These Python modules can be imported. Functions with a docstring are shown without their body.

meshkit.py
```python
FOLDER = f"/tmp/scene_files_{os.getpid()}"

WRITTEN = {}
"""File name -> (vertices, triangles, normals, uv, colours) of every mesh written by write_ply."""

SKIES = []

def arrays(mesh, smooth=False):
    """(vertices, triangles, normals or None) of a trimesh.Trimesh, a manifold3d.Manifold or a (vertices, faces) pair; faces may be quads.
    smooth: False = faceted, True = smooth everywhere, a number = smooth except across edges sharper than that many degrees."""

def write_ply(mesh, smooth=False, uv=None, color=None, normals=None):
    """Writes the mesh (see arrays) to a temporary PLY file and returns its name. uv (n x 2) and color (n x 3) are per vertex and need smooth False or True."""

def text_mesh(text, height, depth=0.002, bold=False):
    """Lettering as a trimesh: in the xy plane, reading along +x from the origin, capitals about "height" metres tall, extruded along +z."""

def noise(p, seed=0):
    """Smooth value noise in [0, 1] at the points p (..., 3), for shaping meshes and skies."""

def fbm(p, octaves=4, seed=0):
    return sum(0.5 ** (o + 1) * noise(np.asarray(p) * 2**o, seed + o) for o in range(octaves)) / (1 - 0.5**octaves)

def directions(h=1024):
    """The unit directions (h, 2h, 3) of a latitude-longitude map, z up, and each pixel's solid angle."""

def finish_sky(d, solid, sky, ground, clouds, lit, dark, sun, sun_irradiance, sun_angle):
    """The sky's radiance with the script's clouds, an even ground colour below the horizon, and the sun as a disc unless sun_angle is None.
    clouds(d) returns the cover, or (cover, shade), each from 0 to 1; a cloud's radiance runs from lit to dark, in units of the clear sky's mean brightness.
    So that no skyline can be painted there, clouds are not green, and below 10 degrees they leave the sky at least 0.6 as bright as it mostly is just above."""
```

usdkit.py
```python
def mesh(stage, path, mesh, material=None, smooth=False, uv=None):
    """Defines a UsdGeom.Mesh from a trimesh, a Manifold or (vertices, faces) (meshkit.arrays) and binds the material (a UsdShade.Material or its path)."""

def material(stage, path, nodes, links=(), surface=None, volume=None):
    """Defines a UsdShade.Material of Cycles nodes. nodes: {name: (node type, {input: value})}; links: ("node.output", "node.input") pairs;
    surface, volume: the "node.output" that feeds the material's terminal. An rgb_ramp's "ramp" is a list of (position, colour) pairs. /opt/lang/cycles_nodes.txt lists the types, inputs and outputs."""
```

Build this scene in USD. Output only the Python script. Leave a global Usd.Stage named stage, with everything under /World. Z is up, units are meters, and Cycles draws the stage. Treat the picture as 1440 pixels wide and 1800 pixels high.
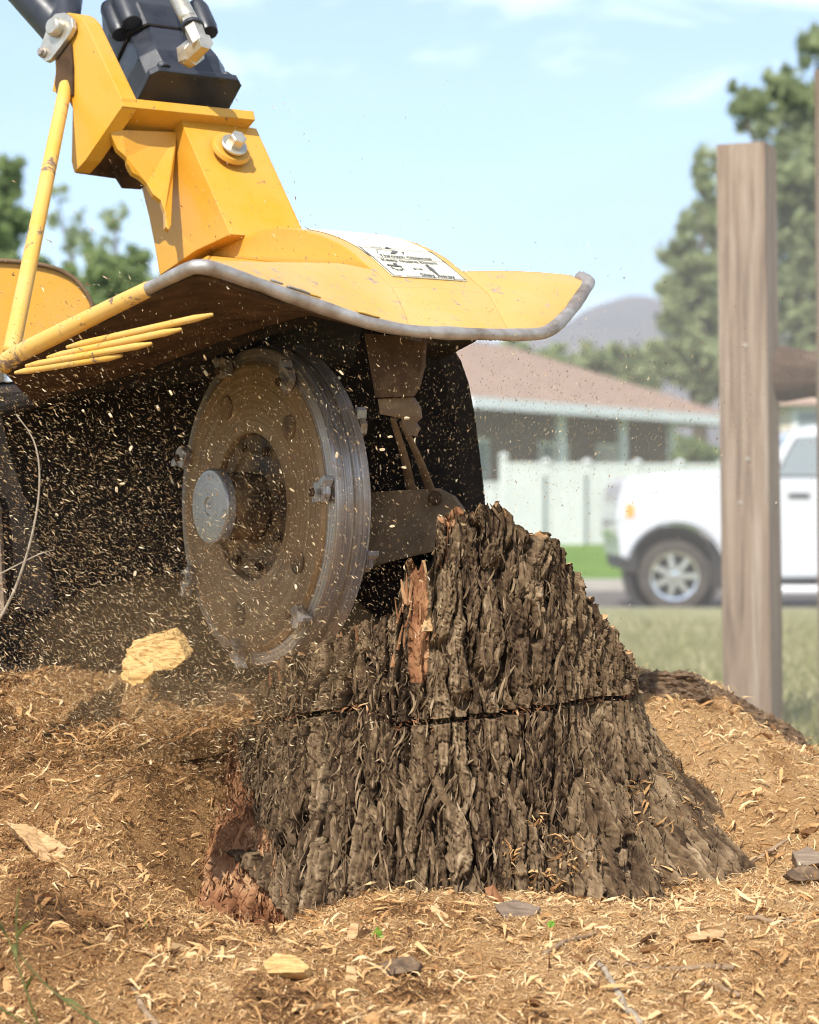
import math, random
import numpy as np, trimesh, usdkit, meshkit
from scipy.spatial import cKDTree
from scipy.interpolate import RBFInterpolator
from shapely.geometry import Polygon, Point, LineString, box as sbox
from shapely import affinity
from shapely.ops import unary_union
from pxr import Usd, UsdGeom, UsdLux, UsdShade, Sdf, Gf, Vt

stage = Usd.Stage.CreateInMemory()
UsdGeom.SetStageUpAxis(stage, UsdGeom.Tokens.z)
UsdGeom.SetStageMetersPerUnit(stage, 1.0)
world = UsdGeom.Xform.Define(stage, '/World'); stage.SetDefaultPrim(world.GetPrim())
UsdGeom.Scope.Define(stage, '/World/Looks')
rng = np.random.default_rng(7); random.seed(7)

# ------------------------------------------------------------------ camera, sky, sun, exposure
CZ, FOC = 0.52, 3900.0            # eye height; focal length in pixels of the 1440 px wide photograph
cam = UsdGeom.Camera.Define(stage, '/World/camera')
cam.CreateHorizontalApertureAttr(24.0); cam.CreateFocalLengthAttr(24.0 * FOC / 1440)
cam.AddTranslateOp().Set(Gf.Vec3d(0, 0, CZ)); cam.AddRotateXOp().Set(90.0)
cam.CreateFStopAttr(5.6); cam.CreateFocusDistanceAttr(2.80)
cam.CreateExposureAttr(0.86)
cam.CreateClippingRangeAttr(Gf.Vec2f(0.05, 100000))
ELEV = math.radians(47); SH = np.array([-0.34, -0.94]); SH /= np.linalg.norm(SH)
SUN = np.array([SH[0] * math.cos(ELEV), SH[1] * math.cos(ELEV), math.sin(ELEV)])
sky_mat = usdkit.material(stage, '/World/Looks/sky', {
    'tc': ('texture_coordinate', {}),
    'map': ('mapping', {'scale': (1.6, 1.6, 6.5), 'location': (0.55, 0.0, 0.35)}),
    'n': ('noise_texture', {'scale': 2.3, 'detail': 7.0, 'roughness': 0.55, 'distortion': 0.3}),
    'r': ('rgb_ramp', {'ramp': [(0.0, (0, 0, 0)), (0.50, (.04, .04, .04)), (0.68, (0.8,) * 3), (1, (1, 1, 1))]}),
    's': ('sky_texture', {'sky_type': 'single_scattering', 'sun_disc': False, 'sun_elevation': ELEV, 'sun_rotation': math.atan2(SUN[0], SUN[1]), 'altitude': 1200.0, 'aerosol_density': 1.0, 'ozone_density': 1.2}),
    'm': ('mix_color', {'b': (14.0, 14.2, 14.6), 'use_clamp': False}),
    'b': ('background_shader', {'strength': 0.120})},
    [('tc.generated', 'map.vector'), ('map.vector', 'n.vector'), ('n.fac', 'r.fac'), ('r.color', 'm.fac'), ('s.color', 'm.a'), ('m.result', 'b.color')], surface='b.background')
dome = UsdLux.DomeLight.Define(stage, '/World/sky')
UsdShade.MaterialBindingAPI.Apply(dome.GetPrim()).Bind(sky_mat)
dome.GetPrim().SetCustomDataByKey('kind', 'structure')
sun = UsdLux.DistantLight.Define(stage, '/World/sun')
sun.CreateIntensityAttr(1.05); sun.CreateNormalizeAttr(True); sun.CreateAngleAttr(0.5); sun.CreateColorAttr(Gf.Vec3f(1.0, 0.95, 0.87))
sun.AddRotateXYZOp().Set(Gf.Vec3f(math.degrees(math.acos(SUN[2])), 0, math.degrees(math.atan2(SUN[0], -SUN[1]))))

# ------------------------------------------------------------------ helpers
def P(px, py, Y):
    return np.array([(px - 720) / FOC * Y, Y, CZ + (900 - py) / FOC * Y])
def PL(pts):
    return np.array([P(*p) for p in pts])
taken = {}
def path_for(name, parent=None):
    base = (parent.GetPath().pathString if parent else '/World') + '/' + name
    k = taken.get(base, -1) + 1; taken[base] = k
    return base if k == 0 else f'{base}_{k:03d}'
def tag(prim, label=None, cat=None, group=None, kind=None):
    for k, v in (('label', label), ('category', cat), ('group', group), ('kind', kind)):
        if v: prim.SetCustomDataByKey(k, v)
    return prim
def thing(name, label, cat, loc=(0, 0, 0), rz=0, group=None):
    x = UsdGeom.Xform.Define(stage, path_for(name))
    x.AddTranslateOp().Set(Gf.Vec3d(*map(float, loc))); x.AddRotateZOp().Set(float(rz))
    x.GetPrim().SetCustomDataByKey('origin', Gf.Vec3d(*map(float, loc)))
    return tag(x.GetPrim(), label, cat, group)
def obj(name, mesh, mat, parent=None, smooth=False, tone=None, label=None, cat=None, group=None, kind=None):
    """one Mesh prim; a part's points are given in world space and moved to its thing's base"""
    if isinstance(mesh, list): mesh = cat_m(mesh)
    off = np.zeros(3)
    top = parent
    if parent is not None:
        while top.GetParent().GetPath().pathString != '/World': top = top.GetParent()
        o = top.GetCustomDataByKey('origin')
        if o is not None: off = np.array(o)
    v, f, n = meshkit.arrays(mesh, smooth)
    m = usdkit.mesh(stage, path_for(name, parent), (v - off, f), MAT[mat])
    if n is not None:
        m.CreateNormalsAttr(Vt.Vec3fArray.FromNumpy(n.astype(np.float32))); m.SetNormalsInterpolation('vertex')
    if tone is not None:
        tone = np.asarray(tone, np.float32)
        if len(tone) != len(v): tone = np.full(len(v), float(tone.mean()), np.float32)
        UsdGeom.PrimvarsAPI(m).CreatePrimvar('tone', Sdf.ValueTypeNames.FloatArray, 'vertex').Set(Vt.FloatArray.FromNumpy(tone))
    return tag(m.GetPrim(), label, cat, group, kind)
def cat_m(ms):
    vs, fs, k = [], [], 0
    for m in ms:
        if hasattr(m, 'vertices'): v, f = np.array(m.vertices), np.array(m.faces)
        else: v, f, _ = meshkit.arrays(m)
        vs.append(v); fs.append(f + k); k += len(v)
    return trimesh.Trimesh(np.vstack(vs), np.vstack(fs), process=False)
def extr(pts, vec):
    """polygon of 3-D points (nearly planar, concave allowed) extruded along vec"""
    pts = np.asarray(pts, float); vec = np.asarray(vec, float); n = len(pts)
    c = pts.mean(0); _, _, vt = np.linalg.svd(pts - c)
    uv = (pts - c) @ vt[:2].T
    poly = Polygon(uv)
    _, f = trimesh.creation.triangulate_polygon(poly, engine='earcut')
    v2, f = trimesh.creation.triangulate_polygon(poly, engine='earcut')
    idx = cKDTree(uv).query(v2)[1]; f = idx[f]
    nrm = np.cross(pts[f[:, 1]] - pts[f[:, 0]], pts[f[:, 2]] - pts[f[:, 0]]).sum(0)
    if nrm @ vec > 0: f = f[:, ::-1]
    V = np.vstack([pts, pts + vec]); i = np.arange(n); j = (i + 1) % n
    S = np.vstack([np.stack([i, j, j + n], 1), np.stack([i, j + n, i + n], 1)])
    m = trimesh.Trimesh(V, np.vstack([f, f[:, ::-1] + n, S]), process=False)
    trimesh.repair.fix_normals(m)
    return m
def grid_mesh(G, close_u=False):
    a, b = G.shape[:2]; i = np.arange(a * b).reshape(a, b)
    if close_u: i = np.vstack([i, i[:1]])
    q = np.stack([i[:-1, :-1], i[1:, :-1], i[1:, 1:], i[:-1, 1:]], -1).reshape(-1, 4)
    f = np.vstack([q[:, [0, 1, 2]], q[:, [0, 2, 3]]])
    return trimesh.Trimesh(G.reshape(-1, 3), f, process=False)
def resample(p, n, smooth=0):
    p = np.asarray(p, float)
    for _ in range(smooth):      # corner cutting keeps the ends
        q = np.repeat(p, 2, 0); a, b = p[:-1], p[1:]
        mid = np.empty((2 * len(a), 3)); mid[0::2] = a * .75 + b * .25; mid[1::2] = a * .25 + b * .75
        p = np.vstack([p[:1], mid[1:-1] if len(a) > 1 else mid, p[-1:]])
    s = np.r_[0, np.cumsum(np.linalg.norm(np.diff(p, axis=0), axis=1))]
    t = np.linspace(0, s[-1], n)
    return np.stack([np.interp(t, s, p[:, k]) for k in range(3)], 1)
def ruled(A, B, na, nb, t, up, smooth=0, bow=0.0):
    """plate between two polylines, thickness t away from direction up"""
    A, B = resample(A, na, smooth), resample(B, na, smooth); w = np.linspace(0, 1, nb)[None, :, None]
    G = A[:, None] * (1 - w) + B[:, None] * w
    up = np.asarray(up, float)
    G = G + bow * np.sin(np.pi * w) * up
    top = grid_mesh(G)
    low = G - up * t
    Gs = np.concatenate([G, low[:, ::-1]], 1); Gs = np.concatenate([Gs, Gs[:, :1]], 1)
    body = grid_mesh(Gs)
    ends = []
    for e in (0, -1):
        ring = np.stack([G[e], low[e]], 0); ends.append(grid_mesh(ring))
    m = cat_m([body] + ends); m.merge_vertices(); trimesh.repair.fix_normals(m)
    return m
def tube(p, r, seg=12, caps=True, flat=1.0):
    p = np.asarray(p, float); n = len(p); r = np.full(n, r) if np.ndim(r) == 0 else np.asarray(r, float)
    t = np.gradient(p, axis=0); t /= np.linalg.norm(t, axis=1, keepdims=True)
    ref = np.array([0, 0, 1.0]) if abs(t[0][2]) < .9 else np.array([1.0, 0, 0])
    G = []
    for k in range(n):
        u = np.cross(t[k], ref); u /= np.linalg.norm(u); w = np.cross(u, t[k]); ref = w
        a = np.linspace(0, 2 * np.pi, seg, endpoint=False)
        G.append(p[k] + r[k] * (np.cos(a)[:, None] * u + flat * np.sin(a)[:, None] * w))
    G = np.array(G); V = G.reshape(-1, 3); i = np.arange(n * seg).reshape(n, seg); i2 = np.roll(i, -1, 1)
    q = np.stack([i[:-1], i2[:-1], i2[1:], i[1:]], -1).reshape(-1, 4); f = [q[:, [0, 1, 2]], q[:, [0, 2, 3]]]
    if caps:
        V = np.vstack([V, p[0], p[-1]])
        f += [np.stack([i2[0], i[0], np.full(seg, n * seg)], 1), np.stack([i[-1], i2[-1], np.full(seg, n * seg + 1)], 1)]
    m = trimesh.Trimesh(V, np.vstack(f), process=False); trimesh.repair.fix_normals(m)
    return m
def frame(o, x, y, z):
    M4 = np.eye(4); M4[:3, 0], M4[:3, 1], M4[:3, 2], M4[:3, 3] = x, y, z, o; return M4
def revolve(profile, M4, n=96):
    """profile of (radius, height) revolved round local z"""
    m = trimesh.creation.revolve(np.array(profile, float), sections=n); m.apply_transform(M4)
    return m
def bxx(lo, hi):
    lo, hi = np.array(lo, float), np.array(hi, float)
    m = trimesh.creation.box(hi - lo); m.apply_translation((lo + hi) / 2); return m
def hull(pts): return trimesh.convex.convex_hull(np.asarray(pts, float))
def unit(v): v = np.asarray(v, float); return v / np.linalg.norm(v)
def hexbolt(o, axis, r, h, washer=0):
    z = unit(axis); x = unit(np.cross(z, [0.1, 0.2, 1])); y = np.cross(z, x); ms = []
    M4 = frame(o, x, y, z)
    if washer:
        ms.append(revolve([(0, 0), (washer, 0), (washer, .003), (washer * .93, .004), (0, .004)], M4, 40))
    hx = [(r * math.cos(k * math.pi / 3), r * math.sin(k * math.pi / 3)) for k in range(6)]
    b = [np.r_[q, .004] for q in hx] + [np.r_[q, .004 + h * .85] for q in hx] + [np.r_[np.array(q) * .86, .004 + h] for q in hx]
    m = hull(b); m.apply_transform(M4); ms.append(m)
    return cat_m(ms)

# ------------------------------------------------------------------ materials
MAT = {}
def mat(name, nodes, links, surface='p.BSDF', volume=None):
    MAT[name] = usdkit.material(stage, f'/World/Looks/{name}', nodes, links, surface=surface if surface else None, volume=volume)
def noisy(name, stops, scale=20., rough=.7, detail=6., stretch=(1, 1, 1), bump=0., bscale=None, bdist=.002, spec=.3, metallic=0., bevel=0., r2=None, nrough=.6, distort=0.):
    N = {'g': ('geometry', {}), 'map': ('mapping', {'scale': stretch}), 'n': ('noise_texture', {'scale': scale, 'detail': detail, 'roughness': nrough, 'distortion': distort}),
         'r': ('rgb_ramp', {'ramp': stops}), 'p': ('principled_bsdf', {'roughness': rough, 'specular_ior_level': spec, 'metallic': metallic})}
    L = [('g.position', 'map.vector'), ('map.vector', 'n.vector'), ('n.fac', 'r.fac'), ('r.color', 'p.base_color')]
    last = None
    if bevel:
        N['bv'] = ('bevel', {'radius': bevel, 'samples': 4}); last = 'bv.bevel'
    if bump:
        N['n2'] = ('noise_texture', {'scale': bscale or scale * 3, 'detail': 6., 'roughness': .65}); N['bp'] = ('bump', {'strength': bump, 'distance': bdist})
        L += [('map.vector', 'n2.vector'), ('n2.fac', 'bp.height')]
        if last: L.append((last, 'bp.normal'))
        last = 'bp.normal'
    if last: L.append((last, 'p.normal'))
    if r2:
        N['mr'] = ('map_range', {'from_min': .3, 'from_max': .7, 'to_min': r2[0], 'to_max': r2[1]}); L += [('n.fac', 'mr.value'), ('mr.result', 'p.roughness')]
    mat(name, N, L)
def toned(name, stops, scale=60., amp=.35, rough=.85, bump=.4, bscale=400., bdist=.001, spec=.2, stretch=(1, 1, 1), trans=0.):
    """colour from the mesh's own per-piece tone plus noise"""
    N = {'g': ('geometry', {}), 'a': ('attribute', {'attribute': 'tone'}), 'map': ('mapping', {'scale': stretch}),
         'n': ('noise_texture', {'scale': scale, 'detail': 5., 'roughness': .6}),
         's': ('math', {'math_type': 'multiply_add', 'value2': amp, 'value3': -amp * .5}), 'ad': ('math', {'math_type': 'add'}),
         'r': ('rgb_ramp', {'ramp': stops}), 'n2': ('noise_texture', {'scale': bscale, 'detail': 5., 'roughness': .65}), 'bp': ('bump', {'strength': bump, 'distance': bdist}),
         'p': ('principled_bsdf', {'roughness': rough, 'specular_ior_level': spec})}
    L = [('g.position', 'map.vector'), ('map.vector', 'n.vector'), ('map.vector', 'n2.vector'), ('n2.fac', 'bp.height'), ('bp.normal', 'p.normal'), ('n.fac', 's.value1'), ('s.value', 'ad.value1'), ('a.fac', 'ad.value2'), ('ad.value', 'r.fac'), ('r.color', 'p.base_color')]
    surf = 'p.BSDF'
    if trans:
        N['t'] = ('translucent_bsdf', {}); N['mx'] = ('mix_closure', {'fac': trans}); L += [('r.color', 't.color'), ('p.BSDF', 'mx.closure1'), ('t.BSDF', 'mx.closure2')]; surf = 'mx.closure'
    mat(name, N, L, surface=surf)

def paint(name, base, dusty, chip, chip_at, rough=.35, streak=(1, 1, 1)):
    """enamel with faint dust, and chipped, scratched spots down to rusty steel"""
    mat(name, {'g': ('geometry', {}),
        'n1': ('noise_texture', {'scale': 9., 'detail': 7., 'roughness': .65}), 'r1': ('rgb_ramp', {'ramp': [(.3, base), (.75, dusty)]}),
        'map': ('mapping', {'scale': streak}),
        'n2': ('noise_texture', {'scale': 55., 'detail': 9., 'roughness': .72, 'distortion': .6}), 'r2': ('rgb_ramp', {'ramp': [(chip_at, (0, 0, 0)), (chip_at + .02, (1, 1, 1))]}),
        'n3': ('noise_texture', {'scale': 260., 'detail': 3.}), 'r3': ('rgb_ramp', {'ramp': [(.3, chip), (.7, tuple(min(1, c * 2.2) for c in chip))]}),
        'n4': ('noise_texture', {'scale': 420., 'detail': 4., 'roughness': .7}), 'r4': ('rgb_ramp', {'ramp': [(.60, (0, 0, 0)), (.68, (.55, .55, .55))]}), 'm4': ('mix_color', {'b': (.30, .20, .10)}),
        'm': ('mix_color', {}), 'mr': ('map_range', {'from_min': .3, 'from_max': .7, 'to_min': rough - .08, 'to_max': rough + .2}),
        'bv': ('bevel', {'radius': .0025, 'samples': 4}), 'bp': ('bump', {'strength': .12, 'distance': .0008}),
        'p': ('principled_bsdf', {'specular_ior_level': .45})},
        [('g.position', 'n1.vector'), ('n1.fac', 'r1.fac'), ('g.position', 'map.vector'), ('map.vector', 'n2.vector'), ('n2.fac', 'r2.fac'), ('g.position', 'n3.vector'), ('n3.fac', 'r3.fac'),
         ('r2.color', 'm.fac'), ('r1.color', 'm.a'), ('r3.color', 'm.b'), ('m.result', 'm4.a'), ('g.position', 'n4.vector'), ('n4.fac', 'r4.fac'), ('r4.color', 'm4.fac'), ('m4.result', 'p.base_color'), ('n1.fac', 'mr.value'), ('mr.result', 'p.roughness'), ('bv.bevel', 'bp.normal'), ('n1.fac', 'bp.height'), ('bp.normal', 'p.normal')])
paint('yellow_paint', (.56, .262, .010), (.53, .285, .05), (.12, .07, .04), .645)
paint('dusty_yellow', (.52, .282, .048), (.48, .315, .125), (.19, .14, .10), .595, .5, (1, 1, 1))
paint('worn_yellow', (.64, .34, .035), (.56, .36, .12), (.12, .075, .045), .58, .5, (.35, .35, .35))
noisy('steel', [(.3, (.21, .16, .12)), (.5, (.34, .30, .265)), (.7, (.46, .43, .40))], 30., .5, metallic=.65, bump=.2, bscale=90., bdist=.001, bevel=.002)
noisy('zinc', [(.3, (.42, .38, .30)), (.7, (.62, .57, .48))], 40., .38, metallic=.8, bevel=.0015, bump=.1)
noisy('black_metal', [(.3, (.012, .014, .02)), (.7, (.028, .03, .038))], 30., .38, bevel=.004, bump=.15, bdist=.001, r2=(.28, .55), spec=.5)
noisy('rubber', [(.3, (.010, .008, .007)), (.65, (.025, .018, .012)), (.8, (.07, .045, .025))], 30., .9, detail=9., bump=.3, spec=.15)
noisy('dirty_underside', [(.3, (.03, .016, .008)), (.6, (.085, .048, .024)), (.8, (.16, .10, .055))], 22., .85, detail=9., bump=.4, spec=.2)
noisy('dusty_steel', [(.3, (.10, .06, .03)), (.6, (.17, .11, .06)), (.8, (.26, .18, .10))], 25., .75, detail=9., bump=.3, bevel=.002, spec=.25)
noisy('decal', [(.3, (.62, .57, .42)), (.7, (.68, .63, .50))], 30., .5)
noisy('decal_ink', [(.3, (.06, .06, .055)), (.7, (.12, .12, .11))], 200., .6)
# cutter wheel: turned steel, smeared with sawdust in rings round its axle
AX = np.array([-.84, -.5426, 0]); AX /= np.linalg.norm(AX)
FH = np.array([-AX[1], AX[0], 0]) * 1.0
FH = FH if FH[1] < 0 else -FH
W0 = P(440, 890, 3.0)
def ringed(name, stops, ring_scale, rough, metallic, arc=2.0, dust=(.38, .66)):
    N = {'g': ('geometry', {}), 'd': ('vector_math', {'math_type': 'subtract', 'vector2': tuple(W0)}),
         'da': ('vector_math', {'math_type': 'dot_product', 'vector2': tuple(AX)}), 'dt': ('vector_math', {'math_type': 'dot_product', 'vector2': tuple(FH)}), 'z': ('separate_xyz', {}),
         'at': ('math', {'math_type': 'arctan2'}), 'x2': ('math', {'math_type': 'multiply'}), 'r2': ('math', {'math_type': 'multiply_add'}), 'rr': ('math', {'math_type': 'sqrt'}),
         'ca': ('math', {'math_type': 'multiply', 'value2': arc / 6.283}), 'cr': ('math', {'math_type': 'multiply', 'value2': ring_scale}), 'cd': ('math', {'math_type': 'multiply', 'value2': ring_scale}),
         'c': ('combine_xyz', {}), 'n': ('noise_texture', {'scale': 1., 'detail': 6., 'roughness': .65}), 'r': ('rgb_ramp', {'ramp': stops}),
         'nd': ('noise_texture', {'scale': 14., 'detail': 7., 'roughness': .7}), 'rd': ('rgb_ramp', {'ramp': [(dust[0], (0, 0, 0)), (dust[1], (1, 1, 1))]}), 'md': ('mix_color', {'b': (.29, .17, .075)}),
         'bv': ('bevel', {'radius': .002, 'samples': 4}), 'bp': ('bump', {'strength': .2, 'distance': .0012}), 'inv': ('math', {'math_type': 'multiply_add', 'value2': -metallic, 'value3': metallic}),
         'rg': ('math', {'math_type': 'multiply_add', 'value2': .4, 'value3': rough}),
         'p': ('principled_bsdf', {'specular_ior_level': .4})}
    L = [('g.position', 'd.vector1'), ('d.vector', 'da.vector1'), ('d.vector', 'dt.vector1'), ('d.vector', 'z.vector'), ('z.z', 'at.value1'), ('dt.value', 'at.value2'),
         ('z.z', 'x2.value1'), ('z.z', 'x2.value2'), ('dt.value', 'r2.value1'), ('dt.value', 'r2.value2'), ('x2.value', 'r2.value3'), ('r2.value', 'rr.value1'),
         ('at.value', 'ca.value1'), ('rr.value', 'cr.value1'), ('da.value', 'cd.value1'), ('ca.value', 'c.x'), ('cr.value', 'c.y'), ('cd.value', 'c.z'), ('c.vector', 'n.vector'), ('n.fac', 'r.fac'),
         ('g.position', 'nd.vector'), ('nd.fac', 'rd.fac'), ('rd.color', 'md.fac'), ('r.color', 'md.a'), ('md.result', 'p.base_color'), ('rd.color', 'inv.value1'), ('inv.value', 'p.metallic'), ('rd.color', 'rg.value1'), ('rg.value', 'p.roughness'),
         ('bv.bevel', 'bp.normal'), ('n.fac', 'bp.height'), ('bp.normal', 'p.normal')]
    mat(name, N, L)
ringed('wheel_steel', [(.25, (.09, .048, .022)), (.5, (.26, .155, .072)), (.75, (.42, .28, .15))], 200., .45, .45, 3., (.40, .75))
ringed('rim_steel', [(.25, (.10, .075, .06)), (.45, (.29, .245, .21)), (.7, (.56, .50, .45))], 300., .34, .6, 3., (.46, .78))
ringed('hub_steel', [(.3, (.26, .24, .22)), (.7, (.48, .45, .42))], 700., .38, .6, 2., (.6, .95))
ringed('hub_dark', [(.3, (.025, .016, .01)), (.7, (.09, .055, .03))], 200., .5, .4, 3.)
# wood
toned('bark', [(0, (.018, .0095, .0045)), (.25, (.056, .033, .017)), (.5, (.122, .079, .042)), (.75, (.22, .152, .086)), (1., (.38, .285, .18))], 160., .55, .9, .6, 500., .0016, stretch=(1, 1, .35))
toned('red_wood', [(0, (.06, .022, .009)), (.3, (.16, .064, .027)), (.6, (.28, .135, .062)), (1., (.48, .30, .155))], 120., .5, .85, .6, 380., .002, stretch=(1, 1, .25))
toned('cut_wood', [(0, (.28, .15, .07)), (.5, (.45, .27, .13)), (1., (.62, .43, .24))], 100., .4, .8, .5, 300., .002)
CH = [(0, (.065, .030, .012)), (.15, (.20, .092, .033)), (.4, (.41, .22, .085)), (.7, (.56, .345, .15)), (1., (.68, .49, .265))]
toned('wood_chips', CH, 30., .25, .8, .3, 600., .0006, trans=.15)
toned('sawdust', [(0, (.06, .03, .013)), (.3, (.24, .12, .045)), (.6, (.43, .245, .10)), (1., (.58, .375, .185))], 230., .95, .95, 1., 360., .008)
toned('air_chips', [(0, (.16, .085, .03)), (.5, (.58, .42, .22)), (1., (.80, .68, .47))], 30., .2, .7, .0, trans=.25)
noisy('fresh_wood', [(.25, (.33, .17, .05)), (.5, (.50, .31, .115)), (.75, (.60, .41, .18))], 60., .75, stretch=(1, 3, 6), bump=.5, bscale=120., bdist=.0025, bevel=.002)
noisy('pale_wood', [(.25, (.26, .14, .06)), (.5, (.42, .26, .12)), (.75, (.52, .36, .19))], 60., .75, stretch=(.6, 3, 4), bump=.4, bscale=160., bdist=.0015)
noisy('grey_wood', [(.3, (.12, .082, .055)), (.6, (.22, .16, .11)), (.8, (.30, .235, .17))], 60., .85, stretch=(.5, 3, 3), bump=.4, bscale=160., bdist=.0015)
noisy('bark_wood', [(.3, (.055, .034, .02)), (.55, (.15, .095, .055)), (.75, (.28, .19, .11))], 70., .9, bump=.9, bscale=120., bdist=.004, detail=9.)
noisy('twig_brown', [(.3, (.16, .10, .055)), (.7, (.30, .21, .13))], 90., .8, bump=.3)
noisy('twig_pale', [(.3, (.20, .15, .10)), (.7, (.36, .30, .22))], 90., .8, bump=.3)
noisy('stem_green', [(.3, (.05, .06, .012)), (.7, (.12, .12, .03))], 60., .6)
noisy('leaf_bright', [(.3, (.10, .22, .02)), (.7, (.20, .34, .05))], 90., .5)
# weathered post: vertical grain, checks
def timber(name, a, b, c, st):
    mat(name, {'g': ('texture_coordinate', {}), 'map': ('mapping', {'scale': st}), 'n': ('noise_texture', {'scale': 7., 'detail': 8., 'roughness': .62, 'distortion': .35}),
        'r': ('rgb_ramp', {'ramp': [(.28, a), (.5, b), (.72, c)]}), 'map2': ('mapping', {'scale': tuple(k * (3 if k > .5 else 1) for k in st)}), 'n2': ('noise_texture', {'scale': 22., 'detail': 6.}),
        'bp': ('bump', {'strength': 1., 'distance': .005}), 'p': ('principled_bsdf', {'roughness': .92, 'specular_ior_level': .15})},
        [('g.object', 'map.vector'), ('map.vector', 'n.vector'), ('n.fac', 'r.fac'), ('r.color', 'p.base_color'), ('g.object', 'map2.vector'), ('map2.vector', 'n2.vector'), ('n2.fac', 'bp.height'), ('bp.normal', 'p.normal')])
timber('post_wood', (.13, .085, .058), (.31, .225, .16), (.44, .355, .28), (7, 7, .30))
timber('rail_wood', (.045, .028, .018), (.11, .072, .048), (.19, .13, .09), (1.2, 7, 7))
# far things
noisy('lawn', [(.25, (.11, .13, .045)), (.5, (.24, .23, .11)), (.75, (.38, .33, .19))], 1.3, .95, detail=9., nrough=.7, spec=.1)
noisy('green_lawn', [(.3, (.075, .15, .018)), (.7, (.15, .24, .035))], 2., .95, spec=.1)
toned('grass_blades', [(0, (.10, .13, .03)), (.5, (.27, .26, .11)), (1., (.48, .42, .25))], 2., .6, .8, 0., trans=.3)
noisy('asphalt', [(.3, (.10, .085, .075)), (.7, (.15, .13, .115))], 3., .95, spec=.15)
noisy('concrete', [(.3, (.34, .31, .27)), (.7, (.44, .41, .36))], 3., .9)
noisy('white_vinyl', [(.3, (.48, .50, .475)), (.7, (.56, .58, .55))], 1., .55)
noisy('roof_shingle', [(.3, (.33, .225, .17)), (.7, (.45, .325, .25))], 2.5, .95, detail=8., spec=.1)
noisy('house_brown', [(.3, (.15, .095, .07)), (.7, (.21, .145, .105))], 2., .9)
noisy('house_cream', [(.3, (.60, .52, .40)), (.7, (.66, .58, .46))], 1., .9)
noisy('white_trim', [(.3, (.72, .73, .74)), (.7, (.80, .80, .80))], 1., .6)
noisy('hill_earth', [(.3, (.075, .065, .045)), (.5, (.14, .105, .075)), (.7, (.21, .145, .105))], .010, .95, detail=9., nrough=.65, spec=0.)
noisy('trunk_bark', [(.3, (.06, .045, .03)), (.7, (.13, .10, .075))], 6., .9)
def leafy(name, a, b, c): toned(name, [(0, a), (.5, b), (1., c)], .9, .5, .6, 0., trans=.35)
leafy('leaf_grey', (.16, .195, .085), (.30, .345, .165), (.42, .45, .25))
leafy('leaf_green', (.12, .18, .06), (.24, .305, .115), (.36, .42, .19))
mat('car_white', {'p': ('principled_bsdf', {'base_color': (.60, .615, .64), 'roughness': .35, 'coat_weight': .6, 'coat_roughness': .08})}, [])
mat('car_black', {'p': ('principled_bsdf', {'base_color': (.03, .028, .026), 'roughness': .7})}, [])
noisy('tyre', [(.3, (.045, .038, .032)), (.7, (.09, .075, .06))], 8., .9)
mat('chrome', {'p': ('principled_bsdf', {'base_color': (.82, .82, .84), 'roughness': .18, 'metallic': 1.0})}, [])
mat('amber', {'p': ('principled_bsdf', {'base_color': (.85, .35, .06), 'roughness': .25})}, [])
mat('lamp_glass', {'p': ('principled_bsdf', {'base_color': (.75, .77, .8), 'roughness': .12, 'metallic': .3})}, [])
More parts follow.
